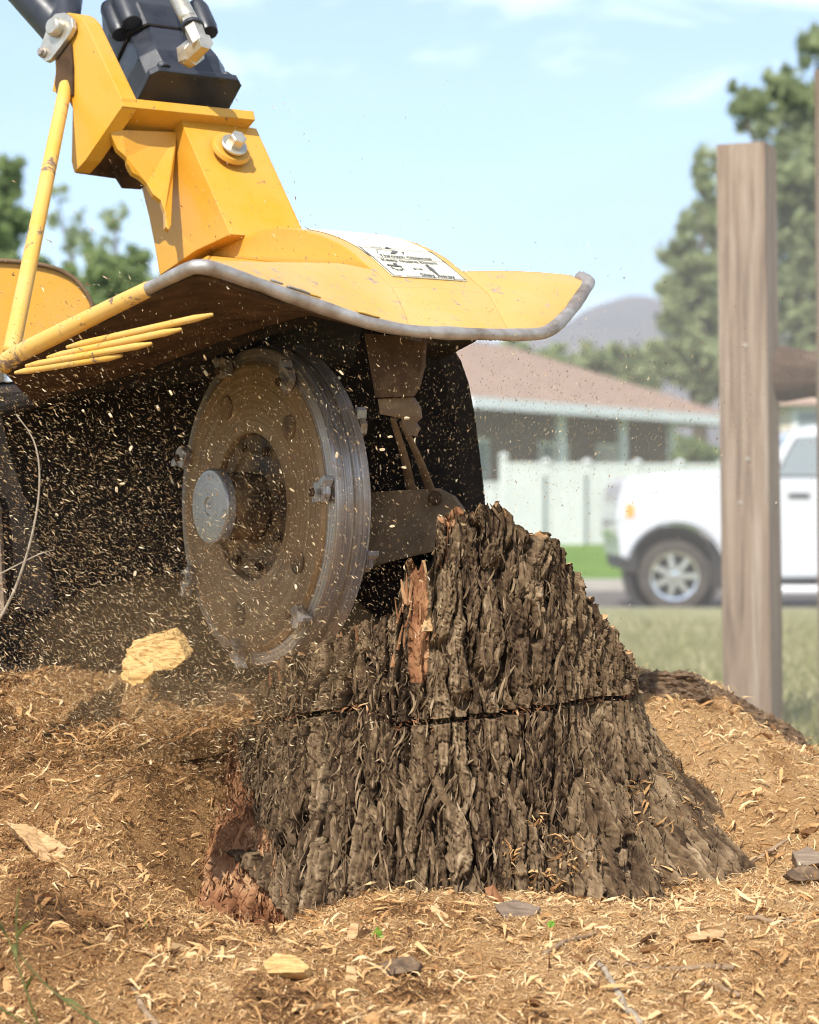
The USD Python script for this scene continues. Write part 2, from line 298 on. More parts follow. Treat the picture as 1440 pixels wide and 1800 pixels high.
mat('pane', {'f': ('fresnel', {'IOR': 1.5}), 't': ('transparent_bsdf', {'color': (.62, .74, .70)}), 'gl': ('glossy_bsdf', {'color': (.9, .9, .9), 'roughness': .03}), 'ad': ('math', {'math_type': 'add', 'value2': .12}), 'm': ('mix_closure', {})},
    [('f.fac', 'ad.value1'), ('ad.value', 'm.fac'), ('t.BSDF', 'm.closure1'), ('gl.BSDF', 'm.closure2')], surface='m.closure')
mat('house_glass', {'p': ('principled_bsdf', {'base_color': (.20, .235, .245), 'roughness': .08, 'specular_ior_level': .8})}, [])

# ------------------------------------------------------------------ ground of the place
def zland(y):     # cross-section of the land away from the camera
    return np.interp(y, [-40, 2, 6, 14, 22.2, 22.3, 30.0, 30.05, 30.6, 36, 42, 60, 90, 400], [-.10, -.10, -.09, -.25, -.44, -.545, -.545, -.42, -.41, -.22, -.10, -.05, 0, 0])
def land_strip(ys, x0, x1, lift=0., nx=2):
    xs = np.linspace(x0, x1, nx); ys = np.array(ys, float)
    G = np.stack(np.broadcast_arrays(xs[None, :], ys[:, None], (zland(ys) + lift)[:, None]), -1)
    return grid_mesh(G[:, ::-1])
obj('lawn', land_strip([-30, 2, 4, 6, 9, 12, 14, 18, 22.2], -60, 60), 'lawn', kind='structure')
far = np.array([[-4000, -4000, -1.2], [4000, -4000, -1.2], [4000, 4000, -1.2], [-4000, 4000, -1.2]])
obj('ground', (far, np.array([[0, 1, 2], [0, 2, 3]])), 'lawn', kind='structure')
obj('road', land_strip([22.3, 30.0], -200, 200), 'asphalt', kind='structure')
obj('kerb', [bxx([-60, 30.0, -.60], [60, 30.6, -.405]), bxx([-60, 22.2, -.60], [60, 22.3, -.44])], 'concrete', kind='structure')
obj('far_lawn', land_strip([30.6, 33, 36, 39, 42, 60, 90, 400], -200, 200), 'green_lawn', kind='structure')
# hills
hx = np.linspace(-3500, 3500, 240); hy = np.linspace(3000, 6500, 60)
HX, HY = np.meshgrid(hx, hy, indexing='ij')
ridge = np.interp(HX, [-3500, -1500, -600, 60, 230, 430, 560, 1000, 2000, 3500], [220, 200, 250, 350, 415, 440, 450, 520, 420, 300])
prof = np.clip(1 - np.abs(HY - 4300) / 1300, 0, 1) ** .9
HZ = .4 * ridge * prof * (.72 + .50 * meshkit.fbm(np.stack([HX / 420, HY / 420, HX * 0], -1), 5, 3)) - 30 + 40 * meshkit.fbm(np.stack([HX / 120, HY / 120, HX * 0], -1), 4, 9) * prof
obj('hills', grid_mesh(np.stack([HX * .4, HY * .4, HZ], -1)[:, ::-1]), 'hill_earth', smooth=True, kind='structure')

# ------------------------------------------------------------------ pile of chips (heightfield)
STX, STY, R0 = .031, 3.05, .286
ctrl = [P(720, 1800, 2.25), P(0, 1800, 2.25), P(1440, 1800, 2.25), P(750, 1552, 2.74), P(560, 1600, 2.74), P(330, 1625, 2.82), P(0, 1470, 2.75), P(100, 1370, 2.92), P(0, 1262, 3.03), P(170, 1305, 3.05), P(300, 1330, 3.0), P(235, 1336, 3.0), P(390, 1310, 3.0), P(290, 1420, 2.84), P(235, 1500, 2.72), P(120, 1440, 2.78),
        P(1150, 1565, 2.84), P(1290, 1462, 2.98), P(1430, 1412, 3.0), P(1440, 1345, 3.28), P(1410, 1318, 3.4), P(1330, 1262, 3.42), P(1240, 1212, 3.42), P(1170, 1192, 3.40), P(1130, 1260, 3.2), P(1000, 1590, 2.7), P(1300, 1600, 2.6),
        (-.3, 2.0, -.01), (.4, 2.0, -.01), (-.9, 2.1, .0), (.9, 2.1, 0), (-.6, 3.36, .27), (-.3, 3.38, .25), (-.85, 3.3, .25), (-1.0, 2.9, .10), (.0, 3.5, .22), (.3, 3.45, .27), (-1.2, 3.4, .08), (1.0, 3.1, .09),
        (-.3, 1.5, -.03), (.4, 1.5, -.03)] + [(x, y, -.16) for x in (-2.2, 1.9) for y in (1.2, 2, 2.8, 3.6, 4.4)] + [(x, 4.5, -.16) for x in (-1.4, -.6, 0, .5, 1, 1.5)] + [(x, 4.1, -.08) for x in (.6, 1.1)] + [(.75, 3.75, .05), (1.05, 3.55, .06), (.35, 3.8, .10)]
ctrl = np.array([np.asarray(c, float) for c in ctrl])
pile_rbf = RBFInterpolator(ctrl[:, :2], ctrl[:, 2], kernel='thin_plate_spline', smoothing=1e-4)
PX = np.linspace(-2.1, 1.8, 560); PY = np.linspace(1.3, 4.45, 460)
gx, gy = np.meshgrid(PX, PY, indexing='ij')
coarse = pile_rbf(np.stack([gx[::8, ::8].ravel(), gy[::8, ::8].ravel()], 1)).reshape(gx[::8, ::8].shape)
from scipy.interpolate import RegularGridInterpolator
base_z = RegularGridInterpolator((PX[::8], PY[::8]), coarse, method='cubic', bounds_error=False, fill_value=None)(np.stack([gx, gy], -1))
Q = np.stack([gx, gy, gx * 0], -1)
bump_z = .034 * (meshkit.fbm(Q / .16, 4, 21) - .5) + .018 * (meshkit.fbm(Q / .045, 4, 22) - .5) + .011 * (meshkit.noise(Q / .016, 23) - .5) + .006 * (meshkit.noise(Q / .008, 24) - .5)
pile_z = base_z + bump_z
ground_at = RegularGridInterpolator((PX, PY), pile_z, bounds_error=False, fill_value=-.2)
def GZ(x, y): return ground_at(np.stack(np.broadcast_arrays(np.asarray(x, float), np.asarray(y, float)), -1))
def pile_tone(x, y):     # warm dark damp sawdust on the left, paler dry chips on the right, a few soil patches
    q = np.stack(np.broadcast_arrays(x, y, 0 * x), -1)
    return np.clip(.50 + .18 * np.clip((x + .15) / .5, -1, 1) + .55 * (meshkit.fbm(q / .22, 4, 31) - .5) - .32 * np.clip((meshkit.fbm(q / .13, 3, 33) - .60) / .12, 0, 1), .05, .95)
obj('sawdust_pile', grid_mesh(np.stack([gx, gy, pile_z], -1)), 'sawdust', smooth=True, tone=pile_tone(gx, gy).ravel() + .05, kind='structure')

def ribbons(c, d, nrm, L, W, curl, twist, st=4, thick=None):
    """N bent ribbons at c along d: arrays of (N,3); returns mesh"""
    N = len(c); s = np.linspace(-.5, .5, st)
    d = d / np.linalg.norm(d, axis=1, keepdims=True); side = np.cross(d, nrm); side /= np.maximum(np.linalg.norm(side, axis=1, keepdims=True), 1e-9); up = np.cross(side, d)
    V = np.empty((N, st, 2, 3))
    for k in range(st):
        a = s[k]
        cen = c + d * (L * a)[:, None] + up * (curl * L * (.25 - a * a) * 1.6)[:, None] + side * (twist * L * a * a)[:, None]
        wk = W * (1.0 - .75 * (2 * abs(a)) ** 2.0) * .5
        ang = twist * a * 2.5
        sv = side * np.cos(ang)[:, None] + up * np.sin(ang)[:, None]
        V[:, k, 0] = cen - sv * wk[:, None]; V[:, k, 1] = cen + sv * wk[:, None]
    b = (np.arange(N) * st * 2)[:, None]; f = []
    for k in range(st - 1):
        o = 2 * k; f += [b + np.array([o, o + 1, o + 3]), b + np.array([o, o + 3, o + 2])]
    return trimesh.Trimesh(V.reshape(-1, 3), np.vstack(f), process=False), st * 2
def scatter_chips(N, lo, hi, seed):
    r = np.random.default_rng(seed)
    y = 2.0 + (3.75 - 2.0) * r.random(N) ** 1.25; x = r.uniform(-1, 1, N) * (.20 * y + .04) + .0
    # keep off the stump
    keep = ((x - STX) / .27) ** 2 + ((y - STY) / .25) ** 2 > 1
    x, y = x[keep], y[keep]; N = len(x)
    z = GZ(x, y)
    L = lo * (hi / lo) ** (r.random(N) ** 1.6)
    W = np.clip(L * r.uniform(.045, .16, N) * np.where(r.random(N) < .06, 2.4, 1), .0005, .006)
    yaw = r.uniform(0, 2 * np.pi, N); pitch = r.normal(.05, .32, N)
    d = np.stack([np.cos(yaw) * np.cos(pitch), np.sin(yaw) * np.cos(pitch), np.sin(pitch)], 1)
    n = np.stack([r.normal(0, .5, N), r.normal(0, .5, N), np.ones(N)], 1)
    c = np.stack([x, y, z + r.uniform(.0, .35, N) * L * .5 + .001], 1)
    m, k = ribbons(c, d, n, L, W, r.normal(.25, .5, N), r.normal(0, .8, N), 3 if hi < .02 else 4)
    t = pile_tone(x, y) + r.normal(.16, .25, N)
    t = np.where(r.random(N) < .09, r.uniform(0, .12, N), t)
    return m, np.repeat(np.clip(t, 0, 1), k)
m, t = scatter_chips(235000, .0030, .0125, 41); obj('fine_wood_chips', m, 'wood_chips', tone=t, kind='stuff', label='loose tan sawdust and fine wood chips covering the ground', cat='wood chips')
N = 24000; r = np.random.default_rng(43); x = r.uniform(-.62, -.16, N); y = r.uniform(2.55, 3.25, N); L = .003 * (4.2 ** (r.random(N) ** 1.6)); yaw = r.uniform(0, 6.283, N)
d = np.stack([np.cos(yaw), np.sin(yaw), r.normal(.25, .35, N)], 1)
m, k = ribbons(np.stack([x, y, GZ(x, y) + .001 + .2 * L], 1), d, np.stack([r.normal(0, .5, N), r.normal(0, .5, N), np.ones(N)], 1), L, np.clip(L * r.uniform(.05, .18, N), .0005, .004), r.normal(.2, .5, N), r.normal(0, .8, N), 3)
obj('fine_wood_chips', m, 'wood_chips', tone=np.repeat(np.clip(pile_tone(x, y) + r.normal(.12, .2, N), 0, 1), k), kind='stuff', label='rust-tan wood chips on the slope left of the stump', cat='wood chips')
m, t = scatter_chips(17000, .010, .038, 42); obj('wood_shavings', m, 'wood_chips', tone=t, kind='stuff', label='longer curled wood shavings and fibres strewn over the sawdust', cat='wood shavings')

r = np.random.default_rng(55); bits, tones = [], []
for k in range(420):
    y_ = 2.05 + 1.35 * r.random() ** 1.2; x_ = r.uniform(-.21, .21) * y_
    if ((x_ - STX) / .33) ** 2 + ((y_ - STY) / .31) ** 2 < 1: continue
    a_ = np.array([r.uniform(.004, .016), r.uniform(.002, .005), r.uniform(.0012, .003)]) * (1 if r.random() < .85 else 1.6)
    v_ = np.array([[sx * a_[0] * r.uniform(.5, 1.1), sy * a_[1] * r.uniform(.4, 1.2), sz * a_[2] * r.uniform(.5, 1)] for sx in (-1, -.2, .4, 1) for sy in (-1, 1) for sz in (-1, 1)])
    m = hull(v_); m.apply_transform(trimesh.transformations.euler_matrix(r.normal(0, .35), r.normal(0, .35), r.uniform(0, 6.28))); m.apply_translation([x_, y_, float(GZ(x_, y_)) + a_[2] * .6]); bits.append(m)
    tones.append(np.full(len(m.vertices), r.choice([.04, .12, .3, .55, .7, .85])))
obj('wood_bits', cat_m(bits), 'wood_chips', tone=np.concatenate(tones), kind='stuff', label='scattered small blocks of wood and bark lying in the sawdust', cat='wood bits')

# ------------------------------------------------------------------ the stump
stump = thing('tree_stump', 'big rough-barked tree stump with a saw cut round its waist, being ground down', 'tree stump', (STX, STY, 0))
top_prof = np.array([(300, 1310), (452, 1272), (455, 1205), (470, 1180), (500, 1160), (540, 1150), (545, 1140), (580, 1125), (600, 1118), (640, 1092), (648, 1088), (655, 1100), (668, 1098), (672, 1082), (692, 1078), (700, 1060), (702, 1045), (712, 990), (722, 982), (735, 1000), (742, 992), (748, 1015), (762, 1000), (766, 930), (768, 906), (782, 904), (800, 898), (818, 897), (826, 908), (834, 908), (836, 892), (852, 889), (880, 888), (888, 895), (905, 912), (925, 930), (928, 942), (950, 938), (968, 938), (980, 950), (990, 972), (1000, 985), (1018, 1020), (1040, 1058), (1060, 1085), (1085, 1120), (1104, 1150), (1112, 1185), (1124, 1216), (1200, 1225)], float)
def flare(th):
    d = np.degrees(th); g = lambda c, w, a: a * np.exp(-((d - c) / w) ** 2)
    return .012 + g(90, 13, .25) + g(66, 9, .20) + g(45, 8, .13) + g(12, 10, .03) + g(-28, 9, .05) + g(-58, 12, .11) + g(-88, 18, .165) + g(120, 30, .1)
def base_r(th, z, zk):
    g = np.clip((zk - z) / zk, 0, 1.3)
    r = R0 + flare(th) * g ** 1.55 + .012 * g
    up = np.clip(z - zk, 0, 1)
    lump = .012 * np.sin(3 * th + 1.) + .008 * np.sin(7 * th) + .006 * np.sin(11 * th + 2)
    return r - .06 * up + lump
def th_px(th):
    Y = STY - R0 * np.cos(th); X = STX + R0 * np.sin(th); return 720 + FOC * X / Y, Y
ths = np.r_[np.linspace(-1.95, .62, 500)[:-1], np.linspace(.62, 1.95, 400), np.linspace(1.95, 2 * np.pi - 1.95, 92)[1:-1]]
pxs, Yk = th_px(ths)
front = np.abs(ths) < 1.62
kl = np.interp(pxs, [300, 460, 640, 668, 690, 1120, 1200], [1292, 1268, 1243, 1262, 1278, 1222, 1212])
kl = kl + 5 * (meshkit.fbm(np.stack([ths * 16, 0 * ths, 0 * ths], -1), 4, 15) - .5)
zk = CZ + (900 - kl) / FOC * Yk
zk = np.where(front, zk, .26)
zt = CZ + (900 - np.interp(pxs, top_prof[:, 0], top_prof[:, 1])) / FOC * Yk
for _ in range(4):       # the trunk narrows upwards: read the outline where the bark really stands
    r_ = base_r(ths, zt, zk); X_, Y_ = STX + r_ * np.sin(ths), STY - r_ * np.cos(ths)
    zt = .5 * zt + .5 * (CZ + (900 - np.interp(720 + FOC * X_ / Y_, top_prof[:, 0], top_prof[:, 1])) / FOC * Y_)
jag = .010 * (meshkit.noise(np.stack([ths * 40, ths * 0, ths * 0], -1), 5) - .5) + .008 * (meshkit.noise(np.stack([ths * 110, ths * 0, ths * 0], -1), 6) - .5)
zt = np.where(front, zt + jag, .27)
zt = np.maximum(zt, zk + .006)
cut_deep = np.where(((pxs > 455) & (pxs < 636)) | (pxs > 694), 1., 0.) * front     # the saw cut is missing at a bridge of bark
NL, NG, NU = 210, 7, 200
rows = []
for k in range(NL): rows.append(-.07 + (zk - .0036 + .07) * (k / (NL - 1)))
for k in range(NG): rows.append(zk - .0036 + .0072 * (k + .5) / NG)
for k in range(NU): rows.append(zk + .0038 + (zt - zk - .0038) * (k / (NU - 1)))
Z = np.array(rows).T; TH = np.repeat(ths[:, None], Z.shape[1], 1)           # (theta, row)
def vor(u, v, su, sv, seed):
    r = np.random.default_rng(seed); u0, u1, v0, v1 = u.min() / su - 2, u.max() / su + 2, v.min() / sv - 2, v.max() / sv + 2
    gu, gv = np.meshgrid(np.arange(u0, u1), np.arange(v0, v1), indexing='ij')
    pts = np.stack([gu.ravel(), gv.ravel()], 1) + r.uniform(-.48, .48, (gu.size, 2))
    q = np.stack([u.ravel() / su, v.ravel() / sv], 1); d, i = cKDTree(pts).query(q, k=2)
    val, tx, ty = r.random(len(pts)), r.normal(0, 1, len(pts)), r.normal(0, 1, len(pts))
    off = q - pts[i[:, 0]]
    return [a.reshape(u.shape) for a in (d[:, 1] - d[:, 0], val[i[:, 0]], off[:, 0] * tx[i[:, 0]] + off[:, 1] * ty[i[:, 0]])]
def ss(x, a, b): t = np.clip((x - a) / (b - a), 0, 1); return t * t * (3 - 2 * t)
def bark_field(TH, Z):
    U, V = TH * R0, Z
    q = np.stack([U / .05, V / .12, 0 * U], -1); wu = (meshkit.fbm(q, 3, 61) - .5) * .020 + (meshkit.fbm(q * 4, 3, 62) - .5) * .006
    q2 = np.stack([U / .03, V / .04, 0 * U], -1); wv = (meshkit.fbm(q2, 3, 63) - .5) * .05
    # grain leans to and fro a little, as in shaggy bark
    lean = (meshkit.fbm(np.stack([U / .09, V / .11, 0 * U], -1), 3, 64) - .5) * .6
    u, v = U + wu + lean * (V - .15) * .35, V + wv
    rag = (meshkit.fbm(np.stack([U / .006, V / .012, 0 * U], -1), 3, 65) - .5)
    e1, c1, t1 = vor(u + rag * .007, v, .027, .16, 71)
    e2, c2, t2 = vor(u + rag * .006 + .3 * lean * (v % .05), v + (c1 - .5) * .05 + rag * .02, .0105, .034, 72)
    e3, c3, t3 = vor(u + rag * .003, v + (c2 - .5) * .02 + rag * .01, .0034, .011, 73)
    h = .024 * (ss(e1, .0, .24) - .85) + .007 * (c1 - .5) + .003 * np.clip(t1, -1, 1)
    h += .0038 * (ss(e2, 0, .13) - .8) + .0028 * (c2 - .5) + .0024 * np.clip(t2, -1.1, 1.1)
    h += .0012 * (ss(e3, 0, .16) - .8) + .0022 * (c3 - .5) + .0018 * np.clip(t3, -1.2, 1.2)
    fib = meshkit.fbm(np.stack([u / .0017, v / .022, 0 * u], -1), 3, 77) - .5
    h += .0062 * fib + .009 * (meshkit.fbm(np.stack([u / .007, v / .034, 0 * u], -1), 4, 78) - .5)
    c1 = np.clip(c1 + 1.2 * (meshkit.fbm(np.stack([U / .06, V / .07, 0 * u], -1), 3, 79) - .5), 0, 1)
    tone = .44 + .24 * (c2 - .5) + .30 * (c3 - .5) + .34 * (c1 - .5) + .45 * fib
    return h, tone
rm = base_r(ths, .13 + 0 * ths, zk); pm = np.stack([rm * np.sin(ths), rm * np.cos(ths)], -1)
am = np.r_[0, np.cumsum(np.linalg.norm(np.diff(pm, axis=0), axis=-1))]; am -= np.interp(0, ths, am)
ARC = np.repeat(am[:, None], Z.shape[1], 1)
h, tone = bark_field(ARC / R0, Z)
PXg = np.repeat(pxs[:, None], Z.shape[1], 1)
# rotten red wood where bark has gone, low on the left and at the torn splinters
soft = meshkit.fbm(np.stack([TH * 6, Z / .05, 0 * Z], -1), 4, 81) - .5
def red_edge(z): return np.interp(z, [-.05, .013, .05, .10, .17, .225, .26], [-.10, -.115, -.16, -.182, -.215, -.243, -.30])
XB = STX + base_r(TH, Z, np.repeat(zk[:, None], Z.shape[1], 1)) * np.sin(TH)
left_rot = ss(red_edge(Z) - XB + soft * .06, -.004, .006) * (Z < np.repeat(zk[:, None], Z.shape[1], 1)) * (TH < 0) * (TH > -1.95)
# a strip of bark is left on the low root at the front left
left_rot *= 1 - ss(1 - np.abs(XB + .175 - (.06 - Z) * 1.2) / .05, .2, .5) * (Z < .085) * ss(soft, -.25, .0)
splint = ss(soft * .5 + 1 - np.abs(PXg - 735) / 36, .35, .7) * (Z > np.repeat(zk[:, None], Z.shape[1], 1) + .05)
stub = ss(soft * 1.2 + 1 - np.abs(PXg - 795) / 40 - np.abs(Z - np.repeat(zt[:, None], Z.shape[1], 1)) / .035, .25, .6)
rot = np.clip(left_rot + splint + stub * .8, 0, 1)
h = h * (1 - .45 * rot) + rot * (.010 * (meshkit.fbm(np.stack([TH * R0 / .018, Z / .018, 0 * Z], -1), 4, 84) - .5) + .009 * (meshkit.fbm(np.stack([TH * R0 / .007, Z / .05, 0 * Z], -1), 4, 83) - .5) - .010 * left_rot - .004)
R = base_r(TH, Z, np.repeat(zk[:, None], Z.shape[1], 1)) + h
R[:, NL:NL + NG] -= .030 * cut_deep[:, None]
R[:, NL + NG:] += .002 + (.004 * (meshkit.noise(np.stack([ths * 9, ths * 0, ths * 0], -1), 8) - .5))[:, None]
XX, YY = STX + R * np.sin(TH), STY - R * np.cos(TH)
G = np.stack([XX, YY, Z], -1)
MB = grid_mesh(G[:, ::-1], close_u=True)
obj('bark', MB, 'bark', stump, smooth=True, tone=(np.clip(tone, 0.02, .93) * (1 - 0) + 0)[:, ::-1].ravel())
# torn red wood shown as its own part: a skin 1.5 mm proud where the bark is gone
mask = rot > .5
Gr = G.copy(); nrm = np.stack([np.sin(TH), -np.cos(TH), 0 * TH], -1); Gr = Gr + nrm * (.0018 + .004 * soft[..., None] * 0)
fr = grid_mesh(Gr[:, ::-1]); mk = mask[:, ::-1].ravel(); ok = mk[fr.faces].all(1)
uq, inv = np.unique(fr.faces[ok].ravel(), return_inverse=True)
rt = (np.clip(.45 + 1.1 * soft + .3 * (tone - .4), 0, 1))[:, ::-1].ravel()[uq]
rw = trimesh.Trimesh(fr.vertices[uq], inv.reshape(-1, 3), process=False)
for comp in trimesh.graph.connected_components(rw.face_adjacency, min_len=150, nodes=np.arange(len(rw.faces))):
    u2, i2 = np.unique(rw.faces[comp].ravel(), return_inverse=True)
    obj('red_wood', trimesh.Trimesh(rw.vertices[u2], i2.reshape(-1, 3), process=False), 'red_wood', stump, smooth=True, tone=rt[u2], label='torn red-brown wood where the bark has come off')
# ground-out inside: rim, inner wall, floor
inner = []
rt_top = R[:, -1]
zf_floor = np.where(np.sin(ths) > .35, np.minimum(zt - .02, .36), .245) + .0
n1 = meshkit.fbm(np.stack([ths * 14, 0 * ths, 0 * ths], -1), 3, 91) - .5
for k, (dr, mixz) in enumerate([(0, 0), (.012, .03), (.026, .12), (.045, .35), (.06, .8), (.075, 1), (.13, 1), (.20, 1), (.28, 1)]):
    rr = np.maximum(rt_top - dr - (.012 * n1 if 0 < k < 8 else 0), .002); zz = zt * (1 - mixz) + zf_floor * mixz + (.012 * n1 if k > 1 else 0) + (0 if k < 5 else .01 * (meshkit.noise(np.stack([ths * 9, ths * 0 + k, ths * 0], -1), 3) - .5))
    inner.append(np.stack([STX + rr * np.sin(ths), STY - rr * np.cos(ths), zz], -1))
IG = np.stack(inner, 1)
obj('cut_wood', grid_mesh(IG[:, ::-1], close_u=True), 'cut_wood', stump, smooth=True, tone=np.clip(.45 + .5 * rng.normal(0, .4, IG.shape[:2]), 0, 1).ravel())
# loose bark plates lying over the ridges
def surf(th, z):
    px, Y = th_px(th); zkk = CZ + (900 - np.interp(px, [300, 460, 640, 668, 690, 1120, 1200], [1292, 1268, 1243, 1262, 1278, 1222, 1212])) / FOC * Y
    return base_r(th, z, zkk), zkk, CZ + (900 - np.interp(px, top_prof[:, 0], top_prof[:, 1])) / FOC * Y
def plate(th0, z0, L, W, lift, lean, seed, n=(8, 22)):
    r = np.random.default_rng(seed); a = np.linspace(-1, 1, n[0]); b = np.linspace(-1, 1, n[1]); A, B = np.meshgrid(a, b, indexing='ij')
    wob = 1 + .35 * (meshkit.noise(np.stack([B * 2.2, A * 0, A * 0], -1), seed) - .5) * 2
    W = W * R0 / max(R0, float(surf(th0, z0)[0])) ; u = (A * W * .5 * wob * (1 - .55 * np.abs(B) ** 3)) + lean * B * L * .5; v = B * L * .5 * (1 - .15 * r.random() * A * A)
    th = th0 + u / R0; z = z0 + v
    rr, _, _ = surf(th, z)
    edge = np.maximum(np.abs(A), np.abs(B) ** 2)
    hh = lift * (1 - ss(edge, .80, 1.0) * 1.9) + .004 * B * np.sign(lean + .01) + .007 * (meshkit.fbm(np.stack([u / .0022, v / .016, 0 * u], -1), 3, seed) - .5) + .005 * (meshkit.fbm(np.stack([u / .006, v / .008, 0 * u], -1), 3, seed + 1) - .5) + .002 * B
    rr = rr + hh
    return grid_mesh(np.stack([STX + rr * np.sin(th), STY - rr * np.cos(th), z], -1)[:, ::-1])
made = 0; tries = 0
while made < 150 and tries < 4000:
    tries += 1
    th0 = rng.uniform(-1.35, 1.45); z0 = rng.uniform(.06, .5)
    L, W = rng.uniform(.022, .070), rng.uniform(.006, .014)
    if abs(th0) > 1.2: W *= 1.6
    _, zkk, ztt = surf(th0, z0)
    if z0 + L * .5 > ztt - .006 or (z0 - L * .5 < zkk + .004 and z0 + L * .5 > zkk - .004): continue
    px0 = th_px(th0)[0]
    if float(surf(th0, z0)[0]) > R0 + .085: continue
    if z0 < zkk and STX + base_r(th0, z0, zkk) * np.sin(th0) < red_edge(z0) + .015: continue
    if 690 < px0 < 770 and z0 > zkk + .06: continue
    m = plate(th0, z0, L, W, rng.uniform(.0018, .0040), rng.normal(0, .25), int(rng.integers(1e6)))
    obj('bark_plate', m, 'bark', stump, smooth=True, tone=np.clip(rng.normal(.46, .13) + .9 * (meshkit.fbm(m.vertices / [.002, .002, .02], 3, made) - .5), .05, 1))
    made += 1
# shaggy fibres and slivers of bark
N = 3600
th = rng.uniform(-1.5, 1.55, N); f_ = rng.random(N); _, zkk, ztt = surf(th, .2 + 0 * th)
z = .03 + f_ * (ztt - .03 - .008); rr = surf(th, z)[0] + rng.uniform(-.001, .004, N)
ok = (np.abs(z - zkk) > .006) & ~((z < zkk) & (STX + rr * np.sin(th) < red_edge(z))) & ~((np.abs(th_px(th)[0] - 735) < 38) & (z > zkk + .06)); th, z, rr, zkk = th[ok], z[ok], rr[ok], zkk[ok]; N = len(th)
nr = np.stack([np.sin(th), -np.cos(th), 0 * th], 1); tg = np.stack([np.cos(th), np.sin(th), 0 * th], 1)
ln = (meshkit.fbm(np.stack([th * R0 / .09, z / .11, 0 * th], -1), 3, 64) - .5) * 1.6 + rng.normal(0, .45, N)
d = np.stack([0 * th, 0 * th, np.ones(N)], 1) + tg * ln[:, None] * .7 + nr * rng.normal(-.04, .12, N)[:, None]
L = rng.uniform(.006, .034, N); W = np.clip(L * rng.uniform(.05, .16, N), .0007, .0034)
m, k = ribbons(np.stack([STX + rr * np.sin(th), STY - rr * np.cos(th), z], 1), d, nr + rng.normal(0, .3, (N, 3)), L, W, rng.normal(.15, .3, N), rng.normal(0, .5, N))
obj('bark_slivers', m, 'bark', stump, tone=np.repeat(np.clip(rng.normal(.46, .22, N), .05, .9), k), kind='stuff')
N = 2600
zz = rng.uniform(-.01, .235, N); th = rng.uniform(-1.75, -.35, N); _, zkk, _ = surf(th, zz); rr = surf(th, zz)[0] - .010 + rng.uniform(0, .006, N)
ok = STX + rr * np.sin(th) < red_edge(zz) + .012; th, zz, rr = th[ok], zz[ok], rr[ok]; N = len(th)
nr = np.stack([np.sin(th), -np.cos(th), 0 * th], 1)
d = np.stack([rng.normal(0, .35, N), rng.normal(0, .3, N), np.ones(N)], 1) + nr * rng.normal(.1, .3, N)[:, None]; L = rng.uniform(.005, .024, N); W = L * rng.uniform(.08, .3, N)
m, k = ribbons(np.stack([STX + rr * np.sin(th), STY - rr * np.cos(th), zz], 1), d, nr + rng.normal(0, .4, (N, 3)), L, np.clip(W, .0008, .005), rng.normal(.2, .4, N), rng.normal(0, .6, N))
obj('wood_fibres', m, 'red_wood', stump, tone=np.repeat(np.clip(rng.normal(.5, .28, N), 0, 1), k), kind='stuff')
N = 4200; r = np.random.default_rng(88); th = r.uniform(.25, 1.62, N); zz = .02 + .17 * r.random(N) ** 1.6; rr = surf(th, zz)[0] + r.uniform(-.002, .006, N)
cl = meshkit.noise(np.stack([th * 7, zz * 22, 0 * th], -1), 12) > .50; th, zz, rr = th[cl], zz[cl], rr[cl]; N = len(th)
L = .004 * (7 ** (r.random(N) ** 1.5)); d = r.normal(0, 1, (N, 3)); n_ = np.stack([np.sin(th), -np.cos(th), .8 + 0 * th], 1) + r.normal(0, .4, (N, 3))
m, k = ribbons(np.stack([STX + rr * np.sin(th), STY - rr * np.cos(th), zz], 1), d, n_, L, np.clip(L * r.uniform(.06, .22, N), .0006, .004), r.normal(.25, .4, N), r.normal(0, .7, N))
obj('root_chips', m, 'wood_chips', tone=np.repeat(np.clip(r.normal(.5, .22, N), 0, 1), k), kind='stuff', label='wood chips caught between the spreading roots at the right of the stump', cat='wood chips')
N = 200; r = np.random.default_rng(99); th = r.uniform(-1.0, 1.45, N); zkk = np.interp(th, ths[:899], zk[:899]); rr = np.array([float(base_r(a, b, b)) for a, b in zip(th, zkk)]) + r.uniform(-.008, .004, N); zz = zkk + r.normal(0, .0035, N)
d = np.stack([np.cos(th), np.sin(th), r.normal(0, .8, N)], 1) + r.normal(0, .4, (N, 3)); L = r.uniform(.003, .013, N); nr = np.stack([np.sin(th), -np.cos(th), 0 * th], 1)
m, k = ribbons(np.stack([STX + rr * np.sin(th), STY - rr * np.cos(th), zz], 1), d, nr + r.normal(0, .4, (N, 3)), L, np.clip(L * r.uniform(.1, .3, N), .0007, .003), r.normal(.2, .4, N), r.normal(0, .6, N))
obj('kerf_fibres', m, 'red_wood', stump, tone=np.repeat(np.clip(r.normal(.45, .25, N), 0, 1), k), kind='stuff')
